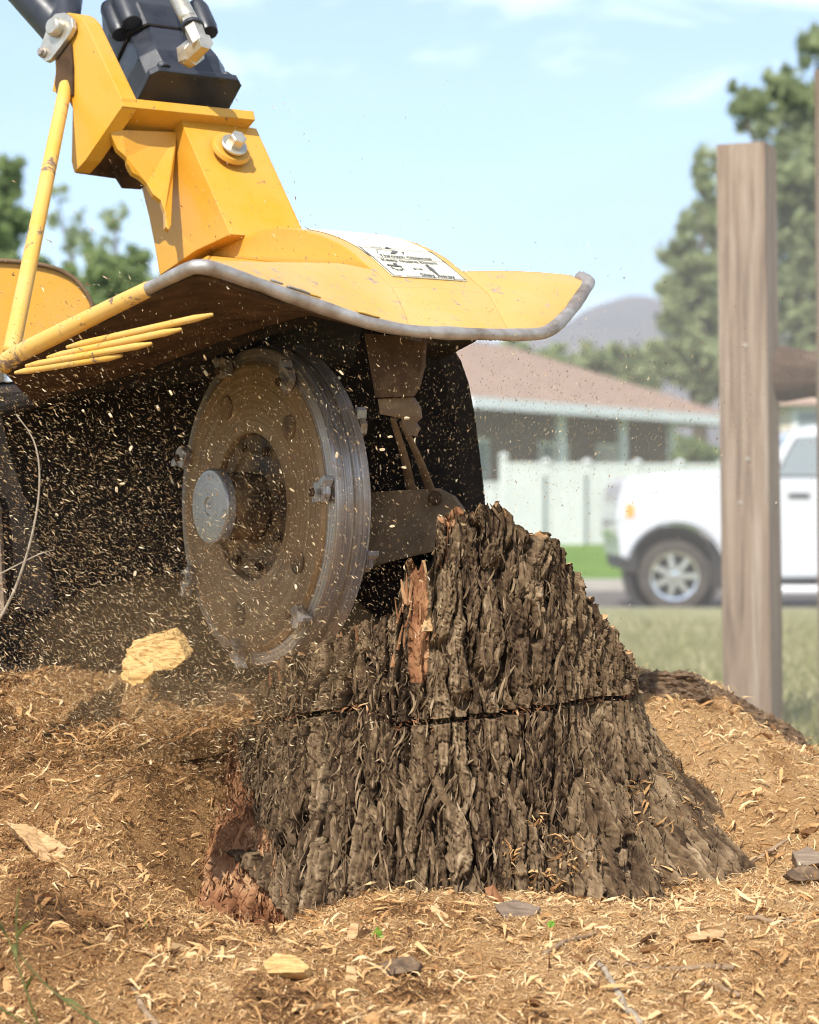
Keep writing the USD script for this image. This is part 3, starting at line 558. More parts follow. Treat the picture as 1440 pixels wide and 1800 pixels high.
# upright splinters of torn wood, and one pale blade of wood between them
def splinter(p0, p1, w, th_, mt, name='splinter', lab=None, parent=stump):
    p0, p1 = np.array(p0), np.array(p1); d = unit(p1 - p0); s = unit(np.cross(d, [0, 1, 0])); n_ = np.cross(s, d)
    K = 6; G = []
    for k in range(K):
        a = k / (K - 1); c = p0 * (1 - a) + p1 * a; ww = w * (.9 - .65 * a ** 2) * rng.uniform(.85, 1.15); t_ = th_ * (1 - .5 * a)
        G.append([c - s * ww / 2, c - n_ * t_ + s * ww * rng.uniform(-.2, .2), c + s * ww / 2, c + n_ * t_])
    G = np.array(G); Gc = np.concatenate([G, G[:, :1]], 1); m = cat_m([grid_mesh(Gc), hull(G[0]), hull(G[-1])]) if False else grid_mesh(Gc)
    cap0 = trimesh.Trimesh(G[-1], [[0, 1, 2], [0, 2, 3]], process=False); cap1 = trimesh.Trimesh(G[0], [[0, 2, 1], [0, 3, 2]], process=False)
    m = cat_m([m, cap0, cap1]); m.merge_vertices(); trimesh.repair.fix_normals(m)
    return obj(name, m, mt, parent, tone=np.full(len(m.vertices), rng.uniform(.3, .7)), label=lab)
splinter(P(752, 1110, 2.755), P(745, 985, 2.775), .017, .004, 'pale_wood', 'splinter', 'pale blade of clean wood standing among torn bark')
for k in range(26):
    x = rng.uniform(690, 775); y0 = np.interp(x, [690, 712, 735, 775], [1110, 1060, 1060, 1040]) + rng.uniform(0, 90); splinter(P(x, y0, 2.755 + rng.uniform(-.006, .01)), P(x + rng.uniform(-8, 10), y0 - rng.uniform(15, 60), 2.765), rng.uniform(.002, .006), .002, 'red_wood')
for k in range(16):
    x = rng.uniform(772, 826); y0 = rng.uniform(915, 1010); splinter(P(x, y0 + 40, 2.762), P(x + rng.uniform(-4, 6), y0 - 22, 2.767), rng.uniform(.002, .005), .002, 'red_wood' if k % 3 else 'bark')
for k in range(8):
    x = rng.uniform(470, 650); y0 = np.interp(x, top_prof[:, 0], top_prof[:, 1]); th_ = np.interp(x, pxs[:899], ths[:899]); Y_ = th_px(th_)[1]
    splinter(P(x, y0 + 30, Y_ + .01), P(x + rng.uniform(-8, 8), y0 - rng.uniform(0, 8), Y_ + .015), rng.uniform(.002, .006), .002, 'red_wood')
# dusty sawn slab behind the left corner of the stump
slab = PL([(212, 1302, 3.02), (300, 1283, 3.05), (402, 1262, 3.08), (440, 1280, 3.0), (385, 1304, 2.97), (300, 1318, 2.96), (235, 1322, 2.97)])
obj('sawn_slab', extr(slab, (0, .004, -.018)), 'sawdust', stump, tone=np.full(14, .62), label='flat sawn slab of the stump dusted with sawdust')

N = 3200; r = np.random.default_rng(77); q = P(335, 1285, 3.0) + r.normal(0, 1, (N, 3)) * [.085, .07, 0]; q[:, 2] = np.interp(q[:, 0], [-.42, -.20, -.12], [.222, .250, .262]) + r.normal(0, .006, N)
L = .005 * (8 ** (r.random(N) ** 1.5)); d = r.normal(0, 1, (N, 3)) * [1, 1, .4]; m, k = ribbons(q, d, np.array([0, 0, 1.]) + r.normal(0, .4, (N, 3)), L, np.clip(L * r.uniform(.05, .2, N), .0008, .004), r.normal(.2, .4, N), r.normal(0, .6, N))
obj('slab_chips', m, 'wood_chips', tone=np.repeat(np.clip(r.normal(.5, .22, N), 0, 1), k), kind='stuff', label='drift of fresh wood chips on the sawn slab at the left of the stump', cat='wood chips')

# ------------------------------------------------------------------ the stump grinder
gr = thing('stump_grinder', 'yellow stump grinder with curved blade guard, black hydraulic motor and steel cutter wheel', 'stump grinder', (-.35, 3.2, 0))
up = np.array([0, 0, 1.]); NAX = -AX
# -- curved cover over the wheel, its side and the flared visor
railL = PL([(330, 470, 3.23), (380, 440, 3.17), (430, 412, 3.10), (485, 397, 3.02), (553, 407, 2.93), (611, 434, 2.85), (643, 463, 2.80), (690, 505, 2.75)])
VW = NAX * .145
nup = unit([.25, -.35, 1])
cover_s = resample(railL, 40, 2); obj('guard_cover', ruled(railL, railL + VW, 40, 4, .006, nup, 2), 'dusty_yellow', gr, smooth=35)
arch = np.vstack([resample(railL, 40, 2)[3:-5] - nup * .001, PL([(668, 486, 2.772), (640, 480, 2.79), (458, 474, 2.70), (350, 470, 2.62), (300, 490, 3.2)])])
obj('guard_side', extr(arch + AX * .002, NAX * .006), 'yellow_paint', gr)
vis = [('visor_wing', [(338, 458, 2.53), (458, 460, 2.68), (643, 463, 2.80), (690, 505, 2.75)], [(345, 468, 2.50), (450, 494, 2.545), (600, 550, 2.62), (722, 580, 2.67)], 1),
       ('visor_front', [(690, 505, 2.75), (722, 580, 2.67)], [(859, 516, 2.828), (896, 584, 2.755)], 0),
       ('visor_wing', [(814, 477, 2.876), (859, 516, 2.826), (896, 584, 2.755)], [(1000, 483, 3.0), (1036, 497, 2.95), (968, 584, 2.81)], 0)]
for nm, a, b, sm in vis:
    obj(nm, ruled(PL(a), PL(b), 24, 10, .006, unit([.15, -.6, 1]), sm, .003), 'dusty_yellow', gr, smooth=30)
edge_y = resample(PL([(4, 642, 2.80), (22, 628, 2.79), (110, 583, 2.70), (200, 538, 2.62), (262, 508, 2.575)]), 30, 2)
obj('guard_tube', tube(edge_y, np.linspace(.0125, .0095, 30), 16), 'worn_yellow', gr, smooth=True, label='tubular guard edge with yellow paint worn through')
edge_s = resample(PL([(258, 510, 2.578), (335, 471, 2.505), (352, 469, 2.50), (380, 474, 2.51), (450, 500, 2.545), (540, 533, 2.59), (640, 567, 2.63), (700, 580, 2.66), (740, 585, 2.68), (850, 589, 2.735), (940, 590, 2.785), (968, 583, 2.81), (1000, 552, 2.87), (1030, 508, 2.935), (1037, 496, 2.955), (1020, 488, 2.98)]), 110, 2)
jit = (meshkit.fbm(np.stack([np.arange(110) / 5., np.zeros(110), np.zeros(110)], -1), 3, 4) - .5) * .0025
obj('steel_edge', tube(edge_s + np.array([0, 0, .0008]), .0084 + jit, 18, flat=.95), 'steel', gr, smooth=True, label='bare worn steel bead along the front of the guard')
# lip of flaking paint above the bead
lip = resample(PL([(345, 460, 2.512), (450, 487, 2.55), (540, 520, 2.59), (640, 556, 2.63), (720, 573, 2.67)]), 40, 1)
for k in range(14):
    i0 = int(rng.integers(0, 32)); seg = lip[i0:i0 + int(rng.integers(3, 8))]
    if len(seg) > 2: obj('paint_flake', tube(seg + [0, -.003, rng.uniform(-.004, .004)], np.linspace(.004, .0025, len(seg)), 6, flat=.4), 'steel' if k % 2 else 'worn_yellow', gr, smooth=True)
# undersides
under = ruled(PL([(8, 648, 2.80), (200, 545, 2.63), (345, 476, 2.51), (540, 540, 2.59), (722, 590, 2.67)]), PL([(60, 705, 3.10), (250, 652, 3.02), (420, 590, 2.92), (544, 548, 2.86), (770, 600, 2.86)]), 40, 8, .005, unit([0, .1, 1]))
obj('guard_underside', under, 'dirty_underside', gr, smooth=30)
obj('inner_rail', tube(resample(PL([(-60, 735, 3.15), (100, 690, 3.08), (250, 650, 3.01), (420, 592, 2.91), (560, 540, 2.84)]), 24), .013, 10), 'rubber', gr, smooth=30)
obj('housing_roof', extr(np.array([P(-220, 720, 3.15), P(60, 702, 3.10), P(250, 648, 3.02), P(544, 545, 2.87), P(690, 520, 2.90), P(760, 560, 3.10), P(640, 640, 3.5), P(-220, 700, 3.75)]), (0, .002, .012)), 'rubber', gr)
# mirror of the guard on the far side: shield plate and wing underside
obj('rear_shield', extr(PL([(640, 560, 3.05), (750, 596, 3.05), (772, 632, 3.05), (786, 672, 3.05), (797, 730, 3.05), (806, 800, 3.05), (814, 870, 3.05), (820, 960, 3.05), (700, 1010, 3.05), (560, 900, 3.10)]), (.03, .012, 0)), 'rubber', gr)
obj('wing_underside', extr(PL([(725, 596, 2.80), (840, 598, 2.83), (772, 634, 3.02), (720, 620, 3.0)]), (0, 0, .006)), 'rubber', gr)
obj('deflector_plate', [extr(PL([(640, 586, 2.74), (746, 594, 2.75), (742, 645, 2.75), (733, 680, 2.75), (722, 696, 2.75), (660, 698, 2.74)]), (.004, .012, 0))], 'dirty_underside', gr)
obj('deflector_lug', extr(PL([(664, 701, 2.755), (724, 698, 2.76), (735, 715, 2.76), (737, 733, 2.76), (728, 742, 2.76), (734, 752, 2.76), (727, 766, 2.76), (714, 764, 2.76), (705, 735, 2.76), (668, 728, 2.755)]), (.004, .016, 0)), 'dusty_steel', gr)
for a, b in (((690, 735, 2.86), (724, 866, 2.98)), ((706, 742, 2.86), (757, 862, 2.98))):
    obj('stay_bar', tube(resample(PL([a, ((a[0] + b[0]) / 2 + 4, (a[1] + b[1]) / 2, 2.91), b]), 8, 1), np.linspace(.004, .0075, 8), 8, flat=.5), 'dusty_steel', gr, smooth=40)
lb = obj('bearing_bracket', extr(PL([(640, 866, 2.96), (700, 862, 2.96), (768, 858, 2.98), (795, 872, 2.98), (812, 895, 2.98), (800, 960, 2.98), (690, 985, 2.96), (640, 1000, 2.96)]), (.005, .016, 0)), 'dusty_steel', gr)
obj('bolt', hexbolt(P(766, 876, 2.965), (-.3, -1, .05), .0085, .006, .010), 'dirty_underside', lb)
obj('lower_housing', extr(PL([(560, 980, 3.10), (700, 980, 3.05), (760, 960, 3.05), (760, 1180, 3.05), (560, 1200, 3.1)]), (.005, .03, 0)), 'rubber', gr)
# back curtain and the machine's dark side behind the wheel
obj('rubber_curtain', [ruled(PL([(-330, 690, 3.62), (-330, 1320, 3.55)]), PL([(660, 640, 3.45), (660, 1320, 3.42)]), 14, 30, .012, np.array([0, -1., 0]), 0, .03)], 'rubber', gr, smooth=30)
strip = PL([(-12, 720, 2.92), (4, 735, 2.92), (18, 800, 2.92), (52, 905, 2.90), (84, 1010, 2.89), (95, 1050, 2.89), (94, 1066, 2.89), (84, 1074, 2.89), (66, 1074, 2.89), (-20, 1060, 2.90)])
obj('rubber_flap', extr(strip, (-.002, .010, 0)), 'rubber', gr, label='dust-brown hanging flap at the left of the guard')
obj('skirt_post', extr(PL([(-40, 1070, 2.86), (8, 1080, 2.86), (-2, 900, 2.87), (-12, 840, 2.87), (-40, 830, 2.87)]), (0, .02, 0)), 'grey_wood', gr)
obj('side_panel', extr(PL([(-300, 452, 3.42), (0, 459, 3.42), (60, 464, 3.42), (108, 476, 3.42), (138, 497, 3.42), (158, 528, 3.42), (163, 548, 3.42), (150, 590, 3.42), (0, 640, 3.42), (-300, 680, 3.42)]), (0, .02, 0)), 'yellow_paint', gr)
obj('panel_trim', tube(resample(PL([(-300, 450, 3.415), (0, 457, 3.415), (60, 462, 3.415), (108, 474, 3.415), (140, 496, 3.415), (160, 527, 3.415), (165, 548, 3.415), (152, 590, 3.415)]), 40, 1), .0035, 8), 'dusty_steel', gr, smooth=True)
# comb fingers under the wing
for (a, b) in (((118, 610, 2.69), (373, 553, 2.475)), ((84, 628, 2.72), (318, 579, 2.51)), ((46, 643, 2.75), (266, 604, 2.55)), ((27, 655, 2.77), (214, 625, 2.60))):
    q = PL([a, b]); n_ = 10; pts = resample(q, n_); r_ = np.full(n_, .0042); r_[0] = .002; r_[-1] = .002
    obj('guard_finger', tube(pts, r_, 10), 'worn_yellow', gr, smooth=True)
# -- swivel column
colL = PL([(318, 212, 3.18), (405, 412, 3.08), (345, 440, 3.15), (281, 484, 3.225), (272, 430, 3.235), (262, 380, 3.25), (248, 325, 3.275), (236, 190, 3.29)])
CV = np.array([.1035, .067, 0])
colR = colL + CV
col = trimesh.Trimesh(np.vstack([colL, colR]), extr(colL, CV).faces, process=False); col = extr(colL, CV)
obj('swivel_column', col, 'yellow_paint', gr)
fc = unit(np.cross(colL[1] - colL[0], CV)); fc = fc if fc[1] < 0 else -fc
obj('column_bolt', hexbolt(P(411, 256, 3.165) , fc, .0125, .016, .0195), 'zinc', gr, smooth=20)
obj('bolt_boss', revolve([(0, -.006), (.030, -.006), (.027, .001), (0, .001)], frame(P(408, 258, 3.172), unit(CV), np.cross(fc, unit(CV)), fc), 40), 'yellow_paint', gr, smooth=30)
gus = PL([(193, 232, 3.135), (214, 228, 3.14), (312, 232, 3.195), (305, 300, 3.175), (301, 395, 3.135), (297, 404, 3.13), (291, 399, 3.13), (290, 372, 3.135), (283, 352, 3.14), (270, 342, 3.14), (258, 322, 3.145), (246, 311, 3.145), (232, 303, 3.145), (224, 288, 3.14), (222, 276, 3.14), (206, 262, 3.138)])
obj('gusset', extr(gus, (-.004, .012, -.003)), 'yellow_paint', gr)
# top plate
FL, FR, BL = P(213, 179, 3.115), P(447, 203, 3.225), P(127, 288, 3.235)
PN = unit(np.cross(FR - FL, BL - FL)); PN = PN if PN[2] > 0 else -PN
obj('top_plate', hull([q + PN * o for q in (FL, FR, BL, FR + BL - FL) for o in (-.0075, .0075)]), 'yellow_paint', gr)
und = [P(133, 304, 3.225), P(186, 238, 3.16), P(232, 262, 3.17), P(250, 300, 3.2), P(247, 333, 3.24), P(214, 331, 3.24), P(203, 314, 3.235)]
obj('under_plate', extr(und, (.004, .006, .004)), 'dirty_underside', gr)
# upright cheek with pivot
def onpl(px, py, P0, Nn):
    d = P(px, py, 1.0) - np.array([0, 0, CZ]); t = ((P0 - np.array([0, 0, CZ])) @ Nn) / (d @ Nn); return np.array([0, 0, CZ]) + d * t
CN = unit([-.62, -.76, .1])
def cheek_pts(l): return np.array([onpl(a, b, FL, CN) for a, b in l])
chk = cheek_pts([(213, 172), (150, 40), (142, 30), (132, 24), (120, 22), (108, 27), (100, 38), (97, 52), (98, 130), (92, 160), (118, 170), (128, 190), (126, 284), (131, 303), (150, 282), (213, 190)])
obj('pivot_cheek', extr(chk, unit([.84, .54, .0]) * .024), 'yellow_paint', gr)
lk = cheek_pts([(92, 58), (96, 40), (108, 28), (124, 26), (137, 36), (139, 52), (132, 66), (100, 108), (92, 112), (84, 106), (80, 92)]) + CN * .012
obj('pivot_link', extr(lk, -CN * .008), 'zinc', gr)
pc = onpl(112, 53, FL, CN) + CN * .012
xa = unit(np.cross(CN, [0, 0, 1])); ya = np.cross(CN, xa)
obj('pivot_pin', revolve([(0, 0), (.0135, 0), (.0145, .004), (.0135, .010), (.011, .013), (0, .014)], frame(pc, xa, ya, CN), 40), 'zinc', gr, smooth=30)
obj('link_bolt', hexbolt(onpl(88, 96, FL, CN) + CN * .012, CN, .006, .005, .008), 'steel', gr)
# push rod
obj('rod_eye', extr(cheek_pts([(105, 92), (128, 78), (131, 120), (131, 168), (103, 166), (100, 150)]) + CN * .004, -CN * .02), 'dirty_underside', gr)
obj('push_rod', tube(resample(np.array([onpl(116, 150, FL, CN), P(20, 618, 2.83)]), 20), np.linspace(.0098, .0112, 20), 18), 'worn_yellow', gr, smooth=True, label='round yellow push rod with the paint worn')
# hydraulic cylinder running up out of the picture
cy = np.array([onpl(104, 60, FL, CN) + [.01, .03, 0], P(8, -60, 3.30), P(-120, -230, 3.42)])
obj('hydraulic_cylinder', [tube(resample(cy, 6), .030, 24), tube(resample(np.array([P(112, 46, 3.235), P(125, -40, 3.30), P(120, -200, 3.4)]), 6), .022, 18)], 'black_metal', gr, smooth=35)
# motor
mo = P(322, 186, 3.24)
D = unit(P(405, 412, 3.08) - P(318, 212, 3.18)); hU = -D; hA = NAX; hF = unit(np.cross(hU, hA)); hF = hF if hF[1] < 0 else -hF
def mp(a, f, u): return mo + hA * a + hF * f + hU * u
def ring(w, d, c, u, sh=0, sf=0): return [mp(sh + x, sf + y, u) for x, y in ((-w + c, -d), (w - c, -d), (w, -d + c), (w, d - c), (w - c, d), (-w + c, d), (-w, d - c), (-w, -d + c))]
obj('hydraulic_motor', [hull(ring(.066, .055, .022, .006) + ring(.070, .058, .020, .05) + ring(.060, .052, .022, .105)), hull(ring(.062, .052, .02, .108) + ring(.064, .055, .02, .15) + ring(.052, .045, .02, .21)),
     hull(ring(.074, .062, .01, .000) + ring(.074, .062, .01, .010))], 'black_metal', gr)
obj('motor_seal', hull(ring(.0625, .0535, .02, .1045) + ring(.0625, .0535, .02, .1085)), 'rubber', gr)
for a, f, u in ((-.064, .048, .14), (-.068, .02, .145), (.062, .048, .14)):
    m_ = revolve([(0, -.03), (.014, -.03), (.016, -.02), (.016, .02), (.013, .03), (0, .03)], frame(mp(a, f, u), hA, hF, hU), 18)
    obj('motor_lug', m_, 'black_metal', gr, smooth=30)
for a, f in ((.055, .05), (-.05, .055)):
    obj('motor_bolt', hexbolt(mp(a, f, .010), hU, .008, .008, .011), 'black_metal', gr)
ft = [P(352, 88, 3.12), P(341, 80, 3.125), P(336, 45, 3.15), P(318, 5, 3.18), P(290, -60, 3.24)]
h0 = unit(P(336, 45, 3.15) - P(345, 84, 3.12))
def hexprism(p0, p1, r0, r1):
    z_ = unit(p1 - p0); x_ = unit(np.cross(z_, [.2, 1, .1])); y_ = np.cross(z_, x_)
    return hull([p + r * (math.cos(k * math.pi / 3) * x_ + math.sin(k * math.pi / 3) * y_) for p, r in ((p0, r0), (p1, r1)) for k in range(6)])
fit = obj('hose_fitting', [hexprism(P(330, 100, 3.16), P(362, 72, 3.12), .0155, .0125), hexprism(P(330, 96, 3.165), P(342, 92, 3.15), .020, .018)], 'zinc', gr)
obj('swivel_nut', [hexprism(P(352, 78, 3.125), P(340, 50, 3.14), .0125, .0145), hexprism(P(338, 46, 3.142), P(330, 28, 3.155), .013, .012)], 'zinc', fit)
obj('clamp_ring', revolve([(.0135, -.003), (.0165, -.003), (.0165, .003), (.0135, .003)], frame(P(339, 48, 3.141), unit(np.cross(h0, [0, 1, .2])), unit(np.cross(h0, unit(np.cross(h0, [0, 1, .2])))), h0), 24), 'black_metal', fit)
obj('hydraulic_hose', tube(resample(PL([(332, 34, 3.15), (318, 8, 3.17), (300, -30, 3.2), (290, -90, 3.24), (295, -200, 3.3)]), 20, 2), .0125, 16), 'zinc', fit, smooth=True)
# -- decal on the cover
def cov(s, w, lift):     # s: 0..1 down the cover, w: 0..1 across it
    L_ = cover_s; t_ = np.clip(s, 0, 1) * (len(L_) - 1); i_ = np.clip(t_.astype(int), 0, len(L_) - 2); f2 = (t_ - i_)[:, None]
    return L_[i_] * (1 - f2) + L_[i_ + 1] * f2 + VW * np.asarray(w)[:, None] + nup * lift
S0, S1, WA, WB = .50, .945, .13, .90
sg, wg = np.meshgrid(np.linspace(S0, S1, 24), np.linspace(WA, WB, 6), indexing='ij')
dc = obj('warning_decal', ruled(cov(np.linspace(S0, S1, 24), np.full(24, WA), .0016), cov(np.linspace(S0, S1, 24), np.full(24, WB), .0016), 24, 6, .0008, nup), 'decal', gr, smooth=30, label='cream safety sticker on the curved guard with pictograms')
slen = np.linalg.norm(np.diff(cover_s, axis=0), axis=1).sum() * (S1 - S0); wlen = .145 * (WB - WA)
def on_decal(m, lift=.0026):
    v = np.array(m.vertices); s = S1 - v[:, 1] / slen * (S1 - S0); w = WA + v[:, 0] / wlen * (WB - WA)
    q = cov(s, w, lift) + nup * (v[:, 2:3]); return trimesh.Trimesh(q, m.faces, process=False)
def flat(poly, d=.0003):
    return cat_m([trimesh.creation.extrude_polygon(g, d, engine='earcut') for g in getattr(poly, 'geoms', [poly])])
def words(txt, h, x, y, width=None):
    m = meshkit.text_mesh(txt, h, .0003, True); b = m.bounds
    if width: m.apply_scale([width / (b[1][0] - b[0][0]), 1, 1])
    m.apply_translation([x - m.bounds[0][0], y, 0]); return m
for txt, h_, x, y, wd in (('Stay Away', .0085, .046, .004, .052), ('Keep Guard Down', .0080, .010, .047, .084), ('Thrown Objects', .0085, .014, .063, .080)):
    obj('lettering', on_decal(words(txt, h_, x, y, wd)), 'decal_ink', dc)
obj('border_line', on_decal(flat(unary_union([sbox(0.0, .058, wlen, .0590), sbox(0, .0985, wlen, .0995), sbox(0, 0, wlen, .0012).difference(sbox(.013, -1, .020, 1)), sbox(0, 0, .0012, slen * .98), sbox(wlen - .001, 0, wlen, slen * .98)]))), 'decal_ink', dc)
gicon = unary_union([Point(.020, .026).buffer(.0085).difference(Point(.020, .026).buffer(.0068)).intersection(sbox(0, 0, .05, .028)), affinity.rotate(sbox(.009, .030, .030, .034), -6), Point(.024, .038).buffer(.003)] + [affinity.rotate(sbox(.0193, .016, .0207, .020), a, origin=(.020, .027)) for a in (-60, -20, 20, 60)])
obj('pictogram', on_decal(flat(gicon)), 'decal_ink', dc)
arrow = unary_union([Polygon([(.044, .026), (.048, .029), (.048, .023)]), sbox(.048, .0252, .056, .0268), Polygon([(.060, .026), (.056, .029), (.056, .023)])])
obj('pictogram', on_decal(flat(arrow)), 'decal_ink', dc)
man = unary_union([Point(.074, .040).buffer(.003), Polygon([(.071, .036), (.077, .036), (.078, .024), (.0765, .024), (.076, .012), (.0745, .012), (.074, .022), (.0735, .012), (.072, .012), (.0715, .024), (.070, .024)])])
obj('pictogram', on_decal(flat(man)), 'decal_ink', dc)
thrown = unary_union([LineString([(.016, .077), (.022, .092), (.050, .092)]).buffer(.0006), Polygon([(.036, .078), (.046, .092), (.054, .090), (.047, .083), (.043, .078)]), Point(.060, .088).buffer(.0022), Point(.057, .080).buffer(.0014)])
obj('pictogram', on_decal(flat(thrown)), 'decal_ink', dc)
obj('pictogram', on_decal(flat(unary_union([Polygon([(.040, .103), (.052, .103), (.046, .112)]), sbox(.02, .104, .036, .106)]))), 'decal_ink', dc)

# -- cutter wheel
WF = frame(W0, FH, np.cross(AX, FH), AX)
wheel = obj('cutter_wheel', revolve([(.100, .0), (.106, .0015), (.190, .0015), (.196, -.002), (.200, -.010), (.200, -.052), (.192, -.060), (.10, -.060)], WF, 160), 'wheel_steel', gr, smooth=30)
obj('rim', revolve([(.197, -.004), (.214, -.006), (.2165, -.010), (.2165, -.022), (.212, -.025), (.212, -.033), (.2165, -.036), (.2165, -.056), (.213, -.060), (.197, -.062)], WF, 160), 'rim_steel', wheel, smooth=25)
obj('bolt_plate', revolve([(.0, -.010), (.045, -.010), (.050, -.006), (.060, -.009), (.072, -.009), (.075, -.005), (.092, -.005), (.0975, -.0075), (.0985, -.012), (.0985, -.04), (0, -.04)], WF, 120), 'hub_dark', wheel, smooth=25)
obj('seal_ring', revolve([(.0985, -.008), (.1005, .0005), (.1045, .0005), (.105, -.008)], WF, 120), 'wheel_steel', wheel, smooth=25)
obj('axle_hub', revolve([(0, .0), (.044, -.008), (.046, .0), (.046, .050), (.0455, .052)], WF, 80), 'hub_dark', wheel, smooth=25)
obj('hub_cap', revolve([(.0455, .046), (.050, .048), (.0505, .052), (.0505, .060), (.0485, .0625), (.030, .064), (.012, .0642), (.011, .0625), (.004, .0625), (.003, .064), (0, .064)], WF, 96), 'hub_steel', wheel, smooth=25)
def wl(r, ang, a): return W0 + FH * r * math.cos(ang) + np.array([0, 0, 1.]) * r * math.sin(ang) + AX * a
for k in range(8):
    a_ = 2 * math.pi * (k + .35) / 8; obj('wheel_bolt', hexbolt(wl(.0835, a_, -.006), AX, .0075, .005, .0), 'dirty_underside', wheel)
for k in range(14):      # tooth pockets bolted round the rim, alternating sides
    a_ = 2 * math.pi * (k + .2) / 14; side = .006 if k % 2 == 0 else -.066
    rad = unit(wl(1, a_, 0) - W0); tan_ = np.cross(AX, rad); o = wl(.205, a_, side)
    hold = hull([o + rad * r_ + tan_ * t_ + AX * s_ for r_, t_ in ((-.022, -.012), (-.016, .013), (.008, .014), (.010, -.004), (.002, -.014)) for s_ in (-.005, .005)])
    th_ = obj('tooth_holder', hold, 'rim_steel', wheel)
    tip = hull([o + rad * r_ + tan_ * t_ + AX * s_ for r_, t_ in ((-.004, .012), (.013, .020), (.015, .014), (.008, .005)) for s_ in (-.007, .007)])
    obj('carbide_tip', tip, 'hub_steel', th_)
    obj('bolt', hexbolt(o + rad * -.010 + AX * (.006 if k % 2 == 0 else -.006), AX * (1 if k % 2 == 0 else -1), .006, .004, .0), 'dirty_underside', th_)
for k in range(5):
    a_ = 2 * math.pi * (k + .6) / 5
    obj('wear_pocket', revolve([(0, .001), (.016, .001), (.0165, .0035), (.013, .0045), (0, .004)], frame(wl(.150, a_, 0), FH, np.cross(AX, FH), AX), 24), 'hub_dark', wheel, smooth=30)

# ------------------------------------------------------------------ chips in the air
def cloud(N, c, sig, lo, hi, seed, drift):
    r = np.random.default_rng(seed); p = c + r.normal(0, 1, (N, 3)) * sig
    p = p[(p[:, 2] > GZ(p[:, 0], p[:, 1])) & (p[:, 1] > 1.9)]
    N = len(p); L = lo * (hi / lo) ** (r.random(N) ** 2.6); W = np.clip(L * r.uniform(.10, .30, N), .0004, .0022)
    d = np.array(drift) + r.normal(0, .38, (N, 3)); n = r.normal(0, 1, (N, 3))
    m, k = ribbons(p, d, n, L, W, r.normal(.1, .35, N), r.normal(0, .5, N)); return m, np.repeat(np.clip(r.normal(.30, .32, N), 0, 1), k)
parts = [cloud(15000, P(200, 1060, 2.80), (.15, .14, .11), .0010, .0032, 109, (.8, .1, -.6)), cloud(9000, P(480, 930, 2.68), (.12, .10, .15), .0009, .0028, 110, (.5, 0, -.9)), cloud(8500, P(140, 880, 2.74), (.10, .13, .13), .002, .0085, 101, (.8, .2, -.5)), cloud(9000, P(170, 1180, 2.80), (.13, .12, .075), .002, .008, 102, (.7, .2, -.7)),
         cloud(4200, P(480, 840, 2.66), (.12, .12, .16), .0018, .007, 103, (.5, 0, -.9)), cloud(2200, P(420, 1120, 2.70), (.10, .08, .08), .002, .008, 104, (.8, 0, -.6)),
         cloud(6500, P(960, 730, 2.95), (.14, .30, .06), .0015, .0045, 105, (.3, 0, 1)), cloud(1100, P(900, 780, 3.2), (.40, .4, .20), .0014, .0042, 106, (.3, 0, 1)), cloud(700, P(250, 420, 2.9), (.22, .3, .2), .0012, .003, 107, (.3, 0, 1)),
         cloud(3200, P(360, 1240, 2.80), (.10, .09, .05), .002, .010, 108, (.9, .1, .25))]
obj('flying_chips', cat_m([p[0] for p in parts]), 'air_chips', tone=np.concatenate([p[1] for p in parts]), kind='stuff', label='spray of fine wood chips hanging in the air round the cutter wheel', cat='wood chips')
FLY = [(715, 735, 2.70), (672, 790, 2.66), (686, 768, 2.70), (520, 1032, 2.62), (710, 822, 2.68), (592, 800, 2.66), (146, 722, 2.6), (194, 730, 2.6), (278, 718, 2.58), (230, 788, 2.6), (300, 690, 2.66), (362, 656, 2.66), (80, 870, 2.68), (205, 860, 2.66), (100, 905, 2.66), (215, 850, 2.62), (237, 1008, 2.6), (690, 925, 2.64), (600, 655, 2.62), (265, 1340, 2.62), (172, 1365, 2.6)]
for i, (x, y, Y) in enumerate(FLY):
    c_ = P(x, y, Y); r = np.random.default_rng(500 + i); m = hull(np.array([[sx * a_, sy * b_, sz * .0012] for sx in (-1, 1) for sy in (-1, 1) for sz in (-1, 1) for a_, b_ in ((r.uniform(.002, .004), .0006), (r.uniform(.001, .002), r.uniform(.0009, .0016)))]))
    m.apply_transform(trimesh.transformations.euler_matrix(*r.uniform(-1, 1, 3)) @ trimesh.transformations.euler_matrix(1.2, r.uniform(.3, 1.1), .2)); m.apply_translation(c_)
    obj('flying_chip', m, 'air_chips', tone=np.full(len(m.vertices), .8), label='larger pale wood chip caught in mid-air in front of the cutter', cat='wood chip', group='larger chips in the air')

# ------------------------------------------------------------------ loose pieces of wood, each one a thing
def chunk(name, label, poly, vec, mt, jit=.0, seed=0, sub=True, cat='wood chunk', sunk=.10):
    m = extr(PL(poly), vec)
    if sub:
        m.merge_vertices(); v_, f_ = trimesh.remesh.subdivide_to_size(m.vertices, m.faces, .004, max_iter=9); m = trimesh.Trimesh(v_, f_); n_ = m.vertex_normals
        m.vertices = m.vertices + n_ * ((meshkit.fbm(m.vertices / .010, 4, seed) - .5) * jit + (meshkit.fbm(m.vertices / [.012, .004, .0035], 3, seed + 50) - .5) * jit * .7)[:, None]
    if not name.startswith('flying') and name != 'red_splinter':     # let it lie on the pile, a little sunk in
        v_ = np.array(m.vertices); b_ = m.bounds; v_[:, 2] += np.percentile(GZ(v_[:, 0], v_[:, 1]) - v_[:, 2], 70) + sunk * (b_[1][2] - b_[0][2]); m = trimesh.Trimesh(v_, m.faces, process=False)
    return obj(name, m, mt, smooth=40, label=label, cat=cat, tone=np.full(len(m.vertices), .5))
